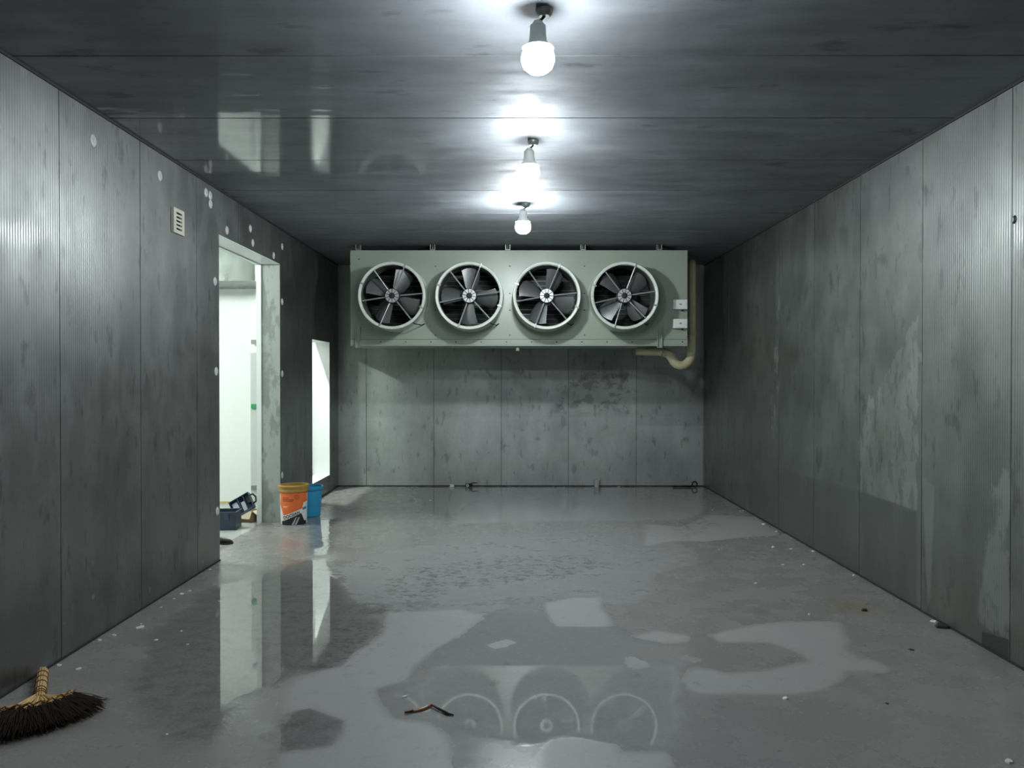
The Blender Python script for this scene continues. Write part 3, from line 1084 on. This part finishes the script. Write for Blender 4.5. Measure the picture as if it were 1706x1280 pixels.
# mounting channels at the lower corners and hanging lugs on top
for u in (597, 1098):
    px_ = on_y(u, 560, CY).x - (X0 + X1) / 2
    bm = bmesh.new()
    add_box(bm, px_ - 0.030, px_ - 0.022, -0.05, -0.015, -0.035, 0.215)
    add_box(bm, px_ + 0.022, px_ + 0.030, -0.05, -0.015, -0.035, 0.215)
    add_box(bm, px_ - 0.022, px_ + 0.022, -0.022, -0.015, -0.035, 0.215)
    link('mounting_channel', to_mesh(bm, 'mounting_channel'), 'paint', cool)
for u in (597, 721, 846, 971, 1098):
    px_ = on_y(u, 418, CY).x - (X0 + X1) / 2
    bm = bmesh.new()
    add_box(bm, px_ - 0.030, px_ - 0.022, -0.035, 0.05, HH + 0.005, H - ZB)
    add_box(bm, px_ + 0.022, px_ + 0.030, -0.035, 0.05, HH + 0.005, H - ZB)
    add_box(bm, px_ - 0.022, px_ + 0.022, -0.035, 0.05, HH + 0.005, HH + 0.013)
    lug = link('hanging_lug', to_mesh(bm, 'hanging_lug'), 'zinc', cool)
    tube('hanging_bolt', [(px_, 0.01, HH + 0.0135), (px_, 0.01, H - ZB)], 0.008, 'zinc', lug, 8)
bm = bmesh.new()
add_lathe(bm, [(0, 0.006), (0.006, 0.005), (0.009, 0.0)], 8, 'y')
screw_me = to_mesh(bm, 'screw'); screw_me.materials.append(M['screw'])
mids = [(fans[i][0] + fans[i + 1][0]) / 2 for i in range(3)]
for x in mids:
    for z in (0.12, 0.42, 0.62, 0.95):
        inst('screw', screw_me, cool, (x + 0.02, -0.002, z))
for k in range(14):
    inst('screw', screw_me, cool, (-W2 + 0.06 + k * (2 * W2 - 0.12) / 13, -0.0145, 0.036))
inst('screw', screw_me, cool, (-W2 + 0.10, -0.002, HH - 0.10))

# ------------------------------------------------------------------ insulated drain pipe under the cooler
PY = 10.05
P = lambda u, v, y=PY: on_y(u, v, y)
path = [P(1060, 586), P(1098, 586), P(1106, 587), P(1114, 590), P(1119, 596), P(1122, 602), P(1127, 607), P(1133, 609), P(1140, 608), P(1146, 604),
        P(1150, 597), P(1151.5, 588), P(1152, 575), P(1152, 500), P(1152, 446), P(1152, 440, PY + 0.05), P(1152, 438, PY + 0.2), P(1152, 438, PY + 0.2) + Vector((0, YB - PY - 0.202, 0))]
pr = 0.0545
pipe = empty('drain_pipe', path[0])
finish(pipe, 'yellowed insulated pipe with a trap bend beside the cooler', 'pipe')
tube('pipe_sleeve', [p - path[0] for p in path], [0.045] + [pr] * (len(path) - 1), 'foam', pipe, 18)
tube('pipe_tape', [p - path[0] for p in (P(1099, 586), P(1103, 586.4))], pr + 0.003, 'foam', pipe, 18)
tube('pipe_tape', [p - path[0] for p in (P(1152, 560), P(1152, 556))], pr + 0.003, 'foam', pipe, 18)
tube('pipe_stub', [P(1062, 586) - path[0], P(1066, 578, PY + 0.02) - path[0], P(1068, 574.5, PY + 0.04) - path[0]], 0.025, 'foam', pipe, 10)

# ------------------------------------------------------------------ vent grille on the left wall
va = on_x(285, 346, XL)
vb = on_x(303, 393, XL)
vy0, vy1 = va.y, vb.y
vz1 = on_x(294, 349, XL).z
vz0 = on_x(294, 390, XL).z
vg = empty('vent_grille', (XL, (vy0 + vy1) / 2, vz0))
finish(vg, 'small square cream vent with four slots on the left wall', 'vent')
hw, vh = (vy1 - vy0) / 2, vz1 - vz0
box('back_plate', 0.0005, 0.004, -hw + 0.005, hw - 0.005, 0.005, vh - 0.005, 'slot', vg)
bm = bmesh.new()
add_box(bm, 0, 0.020, -hw, -hw + 0.045, 0, vh)
add_box(bm, 0, 0.020, hw - 0.045, hw, 0, vh)
add_box(bm, 0, 0.020, -hw + 0.045, hw - 0.045, 0, 0.026)
add_box(bm, 0, 0.020, -hw + 0.045, hw - 0.045, vh - 0.026, vh)
link('frame', to_mesh(bm, 'frame'), 'cream', vg)
sp_ = (vh - 0.052) / 4.6
for k in range(4):
    z = 0.026 + sp_ * (k + 0.8)
    box('louvre', 0.008, 0.018, -hw + 0.045, hw - 0.045, z - 0.27 * sp_, z + 0.27 * sp_, 'cream', vg)

# ------------------------------------------------------------------ orange and white bucket
def bisect_many(bm, step, lo, hi):
    x = lo
    while x < hi:
        bmesh.ops.bisect_plane(bm, geom=list(bm.verts) + list(bm.edges) + list(bm.faces), plane_co=(x, 0, 0), plane_no=(1, 0, 0), dist=1e-6)
        x += step


BR0, BR1, BH = 0.134, 0.146, 0.405


def brad(z):
    return BR0 + (BR1 - BR0) * z / BH


def wrap(bm, eps):
    for v in bm.verts:
        dx, z = v.co.x, v.co.y
        R = brad(z)
        a = math.asin(max(-0.985, min(0.985, dx / R)))
        v.co = Vector(((R + eps) * math.sin(a), -(R + eps) * math.cos(a), z))


def decal(name, pts, mat, parent, eps):
    bm = bmesh.new()
    bm.faces.new([bm.verts.new(((x - 793) * 0.00116, (1036 - y) * 0.00119, 0)) for x, y in pts])
    bisect_many(bm, 0.010, -0.16, 0.16)
    wrap(bm, eps)
    me = bpy.data.meshes.new(name)
    bmesh.ops.recalc_face_normals(bm, faces=bm.faces)
    bm.to_mesh(me)
    bm.free()
    return link(name, me, mat, parent)


def text_bm(s, size, shear=0.0, off=0.0):
    cu = bpy.data.curves.new('t', 'FONT')
    cu.body = s
    cu.size = size
    cu.shear = shear
    cu.offset = off
    cu.align_x = 'CENTER'
    o = bpy.data.objects.new('t', cu)
    C.objects.link(o)
    bpy.context.view_layer.update()
    me = bpy.data.meshes.new_from_object(o.evaluated_get(bpy.context.evaluated_depsgraph_get()))
    bpy.data.objects.remove(o)
    bm = bmesh.new()
    bm.from_mesh(me)
    bpy.data.meshes.remove(me)
    return bm


bp = on_floor(489.5, 872)
bk = empty('plastic_bucket', (bp.x, bp.y, 0), math.atan2(-bp.x, bp.y))
finish(bk, 'orange and white oil bucket with tan rim beside the doorway', 'bucket')
body = lathe('bucket_body', [(0, 0.0), (BR0 - 0.006, 0.0), (BR0, 0.006), (brad(0.33), 0.33), (brad(BH), BH), (brad(BH) - 0.004, BH), (BR0 - 0.004, 0.012), (0, 0.012)], 'bwhite', bk, 48)
lathe('bucket_rim', [(brad(0.345) + 0.001, 0.345), (brad(0.345) + 0.010, 0.345), (brad(0.35) + 0.013, 0.352), (brad(0.36) + 0.010, 0.365), (brad(0.36) + 0.010, 0.385), (brad(BH) + 0.014, 0.392),
                     (brad(BH) + 0.014, 0.412), (brad(BH) + 0.004, 0.418), (brad(BH) - 0.010, 0.412), (brad(BH) - 0.012, 0.36), (brad(BH) - 0.006, 0.352)], 'tan', bk, 48)
lab = decal('label_orange', [(672, 742), (914, 742), (914, 832), (880, 838), (866, 890), (703, 949), (680, 872), (672, 860)], 'orange', bk, 0.0008)
decal('label_dark', [(690, 1003), (858, 930), (884, 1000), (900, 1004), (900, 1034), (692, 1034)], 'ink', bk, 0.0008)
for dx in (0, 26):
    decal('label_stripe', [(772 + dx, 1033), (806 + dx, 968), (822 + dx, 962), (790 + dx, 1033)], 'greyink', bk, 0.0014)
decal('label_blue_mark', [(868, 884), (902, 876), (902, 900), (872, 906)], 'blueink', bk, 0.0010)
decal('label_line', [(868, 924), (884, 921), (884, 925), (868, 928)], 'greyink', bk, 0.0010)
for y, x0, x1, m_ in ((790, 697, 748, 'dorange'), (806, 697, 795, 'dorange'), (818, 697, 790, 'dorange'), (866, 700, 742, 'lorange'), (872, 700, 735, 'lorange')):
    decal('label_line', [(x0, y), (x1, y - 2), (x1, y + 6), (x0, y + 8)], m_, bk, 0.0014)
# round emblem: two open rings
bm = bmesh.new()
for r0, r1 in ((0.021, 0.026), (0.009, 0.014)):
    n = 28
    ring = [[bm.verts.new(((820 - 793) * 0.00116 + r * math.cos(k * 2 * math.pi / n), (1036 - 787) * 0.00119 + r * math.sin(k * 2 * math.pi / n), 0)) for k in range(n)] for r in (r0, r1)]
    for k in range(n):
        if k == 3:
            continue
        bm.faces.new((ring[0][k], ring[1][k], ring[1][(k + 1) % n], ring[0][(k + 1) % n]))
wrap(bm, 0.0014)
link('label_emblem', to_mesh(bm, 'label_emblem'), 'dorange', bk)
bm = text_bm('DOOSAN', 0.052, 0.25, 0.0014)
rot = Matrix.Rotation(math.radians(21), 4, 'Z')
xs_ = [v.co.x for v in bm.verts]
sc = 0.180 / (max(xs_) - min(xs_))
for v in bm.verts:
    v.co = rot @ Vector((v.co.x * sc, v.co.y * 0.84, 0)) + Vector(((775 - 793) * 0.00116, (1036 - 959) * 0.00119, 0))
bisect_many(bm, 0.010, -0.16, 0.16)
wrap(bm, 0.0016)
link('label_lettering', to_mesh(bm, 'label_lettering'), 'ink', bk)
hd = tube('handle', [(-(BR1 + 0.012), 0, 0.37), (-0.13, 0.07, 0.355), (-0.06, 0.135, 0.345), (0.03, 0.158, 0.34), (0.11, 0.11, 0.35), (BR1 + 0.012, 0, 0.37)], 0.003, 'screw', bk, 6)

# ------------------------------------------------------------------ blue bucket
bp = on_floor(515.5, 860)
bb_ = empty('plastic_bucket', (bp.x, bp.y, 0))
finish(bb_, 'plain bright blue bucket behind the orange one', 'bucket')
bh_ = 0.335
lathe('bucket_body', [(0, 0), (0.112, 0), (0.118, 0.006), (0.143, bh_ - 0.01), (0.143, bh_), (0.138, bh_), (0.113, 0.012), (0, 0.012)], 'blue', bb_, 40)
lathe('bucket_rim', [(0.1435, bh_ - 0.03), (0.153, bh_ - 0.03), (0.155, bh_ + 0.002), (0.150, bh_ + 0.007), (0.138, bh_ + 0.004), (0.1385, bh_ + 0.001), (0.1435, bh_ + 0.001)], 'blue', bb_, 40, closed=True)
lathe('bucket_foot', [(0.1185, 0.012), (0.122, 0.012), (0.122, 0.024), (0.1205, 0.024)], 'blue', bb_, 40)

# ------------------------------------------------------------------ tools and clutter inside the doorway
tp = on_floor(384, 884)
tb = empty('tool_box', (tp.x - 0.155, tp.y + 0.10, 0), math.radians(4))
finish(tb, 'open navy plastic tool box on the doorway floor', 'tool box')
bm = bmesh.new()
w_, d_, h_ = 0.20, 0.11, 0.185
add_box(bm, -w_, w_, -d_, d_, 0, 0.012)
for q in ((-w_, w_, -d_, -d_ + 0.008), (-w_, w_, d_ - 0.008, d_), (-w_, -w_ + 0.008, -d_ + 0.008, d_ - 0.008), (w_ - 0.008, w_, -d_ + 0.008, d_ - 0.008)):
    add_box(bm, q[0], q[1], q[2], q[3], 0.012, h_)
link('box_body', to_mesh(bm, 'box_body'), 'navy', tb)
bm = bmesh.new()
for q in ((-w_ - 0.012, w_ + 0.012, -d_ - 0.012, -d_ - 0.0005), (-w_ - 0.012, w_ + 0.012, d_ + 0.0005, d_ + 0.012), (-w_ - 0.012, -w_ - 0.0005, -d_, d_), (w_ + 0.0005, w_ + 0.012, -d_, d_)):
    add_box(bm, q[0], q[1], q[2], q[3], h_ - 0.03, h_ + 0.004, 0.003)
link('box_rim', to_mesh(bm, 'box_rim'), 'navy', tb)
for x in (-0.10, 0.11):
    box('latch', x - 0.025, x + 0.025, -d_ - 0.02, -d_ - 0.0125, h_ - 0.075, h_ - 0.005, 'navy2', tb, bev=0.003)

cp = on_floor(414, 871)
cbx = empty('cardboard_box', (cp.x - 0.03, cp.y + 0.12, 0), math.radians(-18))
finish(cbx, 'small open brown cardboard box beside the door jamb', 'box')
bm = bmesh.new()
add_box(bm, -0.12, 0.10, -0.09, 0.09, 0, 0.004)
add_box(bm, -0.12, 0.10, -0.09, -0.086, 0.004, 0.12)
add_box(bm, -0.12, 0.10, 0.086, 0.09, 0.004, 0.12)
add_box(bm, -0.12, -0.116, -0.086, 0.086, 0.004, 0.12)
add_box(bm, 0.096, 0.10, -0.086, 0.086, 0.004, 0.12)
link('box_body', to_mesh(bm, 'box_body'), 'card', cbx)
m4 = Matrix.Translation((-0.01, -0.09, 0.12)) @ Matrix.Rotation(math.radians(-118), 4, 'X')
box('box_flap', -0.108, 0.108, 0, 0.09, -0.002, 0.002, 'card2', cbx, m4=m4)
m4 = Matrix.Translation((0.10, 0, 0.12)) @ Matrix.Rotation(math.radians(35), 4, 'Y')
box('box_flap', 0, 0.08, -0.085, 0.085, -0.002, 0.002, 'card2', cbx, m4=m4)

# tool tray tipped up on the box
tp = on_y(404, 842, on_floor(400, 878).y + 0.10)
tt = empty('tool_tray', tp)
finish(tt, 'navy tray with grey compartments tipped up behind the tool box', 'tray')
tt.rotation_euler = (math.radians(66), math.radians(-30), math.radians(6))
bm = bmesh.new()
add_box(bm, -0.115, 0.115, -0.09, 0.09, -0.02, -0.012)
for q in ((-0.115, 0.115, -0.09, -0.082), (-0.115, 0.115, 0.082, 0.09), (-0.115, -0.107, -0.082, 0.082), (0.107, 0.115, -0.082, 0.082), (-0.02, -0.014, -0.082, 0.082), (0.045, 0.051, -0.082, 0.082)):
    add_box(bm, q[0], q[1], q[2], q[3], -0.012, 0.035)
link('tray_body', to_mesh(bm, 'tray_body'), 'navy2', tt)
box('tray_insert', -0.095, -0.035, -0.07, 0.06, -0.0115, 0.012, 'clear', tt, bev=0.004)
box('tray_insert', -0.005, 0.036, -0.075, 0.03, -0.0115, 0.010, 'clear', tt, bev=0.004)
box('tray_insert', 0.06, 0.10, -0.02, 0.075, -0.0115, 0.014, 'black', tt, bev=0.004)
tube('tray_handle', [(0.115, -0.05, 0.02), (0.15, -0.045, 0.02), (0.165, 0, 0.02), (0.15, 0.045, 0.02), (0.115, 0.05, 0.02)], 0.010, 'black', tt, 8)

# black shoe whose toe shows past the near jamb
sp = on_floor(372, 908)
shoe = empty('shoe', (sp.x - 0.06, sp.y + 0.03, 0), math.radians(8))
finish(shoe, 'black shoe lying in the doorway near the wall edge', 'shoe')


def shoe_part(name, z0, prof, mat, flat=False):
    bm = bmesh.new()
    rings = []
    for x, hw_, top in prof:
        ring = []
        n = 14
        for k in range(n):
            a = 2 * math.pi * k / n
            y = hw_ * math.cos(a)
            z = z0 + (top - z0) * (0.5 + 0.5 * math.sin(a)) if not flat else z0 + (0.018 if math.sin(a) > 0.01 else 0.0)
            ring.append(bm.verts.new((x, y, z)))
        rings.append(ring)
    for q, w in zip(rings, rings[1:]):
        for k in range(14):
            bm.faces.new((q[k], q[(k + 1) % 14], w[(k + 1) % 14], w[k]))
    bm.faces.new(rings[0])
    bm.faces.new(rings[-1][::-1])
    o = link(name, to_mesh(bm, name), mat, shoe, True)
    return o


shoe_part('sole', 0.0, [(-0.14, 0.02, 0), (-0.12, 0.034, 0), (-0.04, 0.034, 0), (0.05, 0.046, 0), (0.11, 0.040, 0), (0.135, 0.018, 0)], 'black', True)
shoe_part('upper', 0.014, [(-0.135, 0.018, 0.07), (-0.115, 0.030, 0.085), (-0.04, 0.032, 0.08), (0.03, 0.042, 0.065), (0.10, 0.037, 0.045), (0.128, 0.015, 0.028)], 'shoe')

# ------------------------------------------------------------------ broom lying at the foot of the left wall
ax = on_floor(66, 1172)
tip = on_floor(70, 1127)
br = empty('straw_broom', (ax.x, ax.y, 0))
finish(br, 'fan-shaped straw broom with dark bristles lying by the left wall', 'broom')
hd_ = Vector((tip.x - ax.x, tip.y - ax.y, 0))
hd_.x = max(hd_.x, XL + 0.04 - ax.x)
L = hd_.length
hdn = hd_.normalized()
sd = Vector((-hdn.y, hdn.x, 0))
bm = bmesh.new()
rng = random.Random(3)
for ring, cnt in ((0.0, 1), (0.011, 6), (0.020, 12)):
    for k in range(cnt):
        a = 2 * math.pi * k / cnt
        off = sd * ring * math.cos(a) + Vector((0, 0, 0.030 + ring * math.sin(a)))
        add_tube(bm, [off - hdn * 0.03, off + hdn * (L * 0.5), off + hdn * (L - rng.random() * 0.02)], 0.0058, 6)
link('handle', to_mesh(bm, 'handle'), 'straw', br, True)
for f in (0.03, 0.10, 0.20, 0.42, 0.60, 0.78):
    bm = bmesh.new()
    c0 = hdn * (L * f) + Vector((0, 0, 0.030))
    pts = [c0 + sd * 0.0275 * math.cos(a) + Vector((0, 0, 0.0275 * math.sin(a))) for a in [k * 2 * math.pi / 20 for k in range(21)]]
    add_tube(bm, pts, 0.0022, 6)
    link('binding', to_mesh(bm, 'binding'), 'twine', br, True)


def fp(u, v):
    q = on_floor(u, v)
    return Vector((q.x - ax.x, q.y - ax.y, 0))


# straw stems fan out from the binding, bristles continue beyond them
stem_end = [fp(-22, 1212), fp(14, 1203), fp(46, 1198), fp(78, 1192), (fp(103, 1182)), fp(126, 1172)]
bris_end = [fp(-70, 1246), fp(-20, 1247), fp(48, 1234), fp(98, 1219), fp(146, 1202), fp(180, 1180)]


def along(lst, t):
    k = min(int(t * (len(lst) - 1)), len(lst) - 2)
    return lst[k].lerp(lst[k + 1], t * (len(lst) - 1) - k)


bm = bmesh.new()
for i in range(46):
    t = (i + rng.random() * 0.6) / 46
    e = along(stem_end, t)
    st = hdn * (-0.01) + sd * (0.5 - t) * -0.036 * (-1) + Vector((0, 0, 0.030 + rng.uniform(-0.016, 0.018)))
    mid = st.lerp(e, 0.5) + Vector((0, 0, 0.020))
    ez = 0.050 + rng.uniform(-0.022, 0.020)
    add_tube(bm, [st, mid, e * rng.uniform(0.95, 1.06) + Vector((0, 0, ez))], [0.0055, 0.006, 0.0045], 6)
link('straw_stems', to_mesh(bm, 'straw_stems'), 'straw', br, True)
o = br.children[-1]
o['kind'] = 'stuff'
bm = bmesh.new()
for i in range(1500):
    t = rng.random()
    s = along(stem_end, t) * rng.uniform(0.97, 1.06)
    e = along(bris_end, min(1, max(0, t + rng.uniform(-0.06, 0.06))))
    e = s.lerp(e, rng.uniform(0.65, 1.06)) + Vector((rng.uniform(-0.012, 0.012), rng.uniform(-0.012, 0.012), 0))
    z0 = rng.uniform(0.006, 0.056)
    z1 = rng.uniform(0.003, 0.045)
    a = s + Vector((0, 0, z0))
    b_ = e + Vector((0, 0, z1))
    m_ = a.lerp(b_, 0.55) + Vector((rng.uniform(-0.006, 0.006), rng.uniform(-0.006, 0.006), rng.uniform(0.0, 0.014)))
    add_tube(bm, [a, m_, b_], [0.0021, 0.0018, 0.0008], 3, cap=False)
me = to_mesh(bm, 'bristles')
finish(link('bristles', me, 'bristle', br), kind='stuff')
# stitched band where the straw meets the bristles
bm = bmesh.new()
pts = [along(stem_end, k / 24) * 1.0 + Vector((0, 0, 0.066 + 0.008 * math.sin(k * 2.1))) for k in range(25)]
add_tube(bm, pts, 0.004, 6)
link('stitching', to_mesh(bm, 'stitching'), 'twine', br, True)

# ------------------------------------------------------------------ debris on the floor
# bent dead leaf in the middle puddle
lp = on_floor(717, 1180)
lf = empty('dead_leaf', (lp.x, lp.y, 0))
finish(lf, 'bent brown and black dead leaf stem in the middle puddle', 'leaf')


def lfp(u, v, z):
    q = on_floor(u, v)
    return Vector((q.x - lp.x, q.y - lp.y, z))


bm = bmesh.new()
add_tube(bm, [lfp(719, 1179, 0.012), lfp(733, 1186, 0.010), lfp(746, 1192, 0.008), lfp(756, 1194, 0.006)], [0.004, 0.006, 0.0075, 0.003], 8)
link('leaf_stalk', to_mesh(bm, 'leaf_stalk'), 'leafdark', lf, True)
bm = bmesh.new()
prof = [(674, 1190.5, 0.002), (686, 1188, 0.007), (695, 1186, 0.013), (704, 1183.5, 0.016), (712, 1180.5, 0.012), (720, 1178, 0.005)]
rows = []
for u, v, w in prof:
    c = lfp(u, v, 0)
    rows.append([bm.verts.new(c + Vector((0.1 * w, -w, 0.004))), bm.verts.new(c + Vector((0, 0, 0.014))), bm.verts.new(c + Vector((-0.1 * w, w, 0.005)))])
for q, w in zip(rows, rows[1:]):
    for j in (0, 1):
        bm.faces.new((q[j], q[j + 1], w[j + 1], w[j]))
o = link('leaf_blade', to_mesh(bm, 'leaf_blade'), 'leaf', lf, True)
s = o.modifiers.new('thickness', 'SOLIDIFY')
s.thickness = 0.002
tube('leaf_tip', [lfp(675, 1191, 0.008), lfp(688, 1188, 0.012)], [0.002, 0.004], 'leafdark', lf, 6)


def flake(name, u, v, size, mat, label, group, seed, cat='scrap', flat=0.35):
    r = random.Random(seed)
    p = on_floor(u, v)
    bm = bmesh.new()
    n = 7
    st = r.uniform(1.2, 2.4)
    ang = r.uniform(0, 3.14) * 0.35
    lo, hi = [], []
    for k in range(n):
        a = 2 * math.pi * k / n
        rr = size * r.uniform(0.6, 1.1)
        x, y = rr * math.cos(a) * st * 0.7, rr * math.sin(a)
        x, y = x * math.cos(ang) - y * math.sin(ang), x * math.sin(ang) + y * math.cos(ang)
        lo.append(bm.verts.new((x, y, 0)))
        hi.append(bm.verts.new((x * 0.85, y * 0.85, size * flat * r.uniform(0.5, 1.3))))
    bm.faces.new(lo[::-1])
    bm.faces.new(hi)
    for k in range(n):
        bm.faces.new((lo[k], lo[(k + 1) % n], hi[(k + 1) % n], hi[k]))
    o = link(name, to_mesh(bm, name), mat)
    o.location = (min(max(p.x, XL + 0.035), XR - 0.035), min(p.y, YB - 0.05), 0.0)
    return finish(o, label, cat, group)


k = 0
for u, v, s in [(97, 1109, .016), (131, 1115, .013), (166, 1067, .014), (190, 1059, .016), (233, 1046, .020), (260, 1067, .012), (302, 1052, .010), (313, 1074, .011), (235, 1040, .009),
                (302, 990, .016), (315, 985, .013), (290, 998, .010), (268, 1012, .010), (345, 949, .012), (366, 1002, .008), (278, 1224, .008)]:
    k += 1
    flake('foam_scrap', u, v, s, 'scrap', 'small white foam scrap on the floor along the left wall', 'white scraps along the left wall', k)
for u, v, s in [(1272, 874, .022), (1293, 886, .014), (1288, 912, .020), (1318, 915, .012), (1356, 919, .016), (1305, 941, .012), (1339, 941, .012), (1422, 959, .012), (1348, 1024, .012),
                (1259, 972, .011), (1198, 916, .010), (1233, 852, .012), (1245, 851, .012), (1187, 850, .010), (1278, 895, .010), (1324, 897, .010)]:
    k += 1
    flake('foam_scrap', u, v, s, 'scrap', 'small white foam scrap on the floor near the right wall', 'white scraps near the right wall', k)
flake('foam_scrap', 1575, 1036, .022, 'scrap', 'white foam scrap on the dirt clump at the right wall', None, 90)
flake('foam_scrap', 1309, 1165, .018, 'scrap', 'white foam scrap before the pale C-shaped dry patch', None, 91)
flake('paper_scrap', 1682, 1270, .018, 'scrap', 'white paper scrap in the lower right corner', None, 92)
flake('foam_scrap', 674, 1162, .012, 'scrap', 'white foam scrap beside the dead leaf', None, 93, flat=0.8)
flake('foam_scrap', 756, 807, .030, 'scrap', 'white foam scrap at the foot of the back wall', None, 94, flat=1.0)
flake('foam_scrap', 1030, 811, .022, 'scrap', 'tiny white foam scrap right of the cloudy cup by the back wall', None, 95)
flake('foam_scrap', 717, 834, .016, 'scrap', 'tiny white scrap alone on the floor before the back wall', None, 96)
flake('dirt_clump', 1574, 1045, .055, 'dirt', 'dark dirt clump at the foot of the right wall', None, 97, 'dirt', 0.25)
flake('dead_leaf', 1440, 1018, .022, 'leafdark', 'dark dead leaf on the brown stain on the right', None, 98, 'leaf', 0.5)
flake('dead_leaf', 1518, 1083, .016, 'leafdark', 'thin dark leaf shred near the right wall', None, 99, 'leaf', 0.3)
flake('dead_leaf', 1478, 1173, .010, 'leafdark', 'tiny dark leaf shred in the right foreground', None, 100, 'leaf', 0.3)

# small fittings lying at the foot of the back wall
p = on_floor(782, 814)
vl = empty('pipe_valve', (p.x, YB - 0.09, 0), math.radians(10))
finish(vl, 'small black valve lying at the foot of the back wall', 'valve')
tube('valve_body', [(-0.06, 0, 0.028), (-0.02, 0, 0.028), (0.0, 0, 0.028), (0.04, 0, 0.026)], [0.018, 0.026, 0.026, 0.016], 'black', vl, 12)
tube('valve_lever', [(0.01, 0, 0.05), (0.05, 0, 0.062), (0.11, 0.01, 0.058)], [0.008, 0.008, 0.006], 'black', vl, 8)
lathe('valve_end', [(0.008, 0), (0.02, 0), (0.02, 0.012), (0.008, 0.012)], 'cap', vl, 14, 'y', origin=(-0.035, -0.022, 0.028))

p = on_floor(995, 813)
cup = empty('plastic_cup', (p.x, YB - 0.09, 0))
finish(cup, 'cloudy plastic cup at the foot of the back wall', 'cup')
lathe('cup_body', [(0, 0.003), (0.030, 0.003), (0.032, 0), (0.034, 0.0), (0.046, 0.10), (0.043, 0.10), (0.032, 0.008), (0, 0.008)], 'glass', cup, 24)
lathe('cup_rim', [(0.0465, 0.096), (0.050, 0.098), (0.050, 0.104), (0.043, 0.104), (0.043, 0.101), (0.0465, 0.101)], 'glass', cup, 24, closed=True)

p = on_floor(1150, 814)
rod = empty('ring_bolt', (p.x, YB - 0.10, 0))
finish(rod, 'dark rod with a ring end lying at the back wall corner', 'rod')
tube('rod_shaft', [(-0.22, 0, 0.016), (0.05, 0, 0.016)], 0.013, 'black', rod, 10)
bm = bmesh.new()
pts = [(0.085 + 0.035 * math.cos(a), 0, 0.045 + 0.035 * math.sin(a)) for a in [k * 2 * math.pi / 18 for k in range(19)]]
add_tube(bm, pts, 0.010, 8)
link('rod_ring', to_mesh(bm, 'rod_ring'), 'black', rod, True)
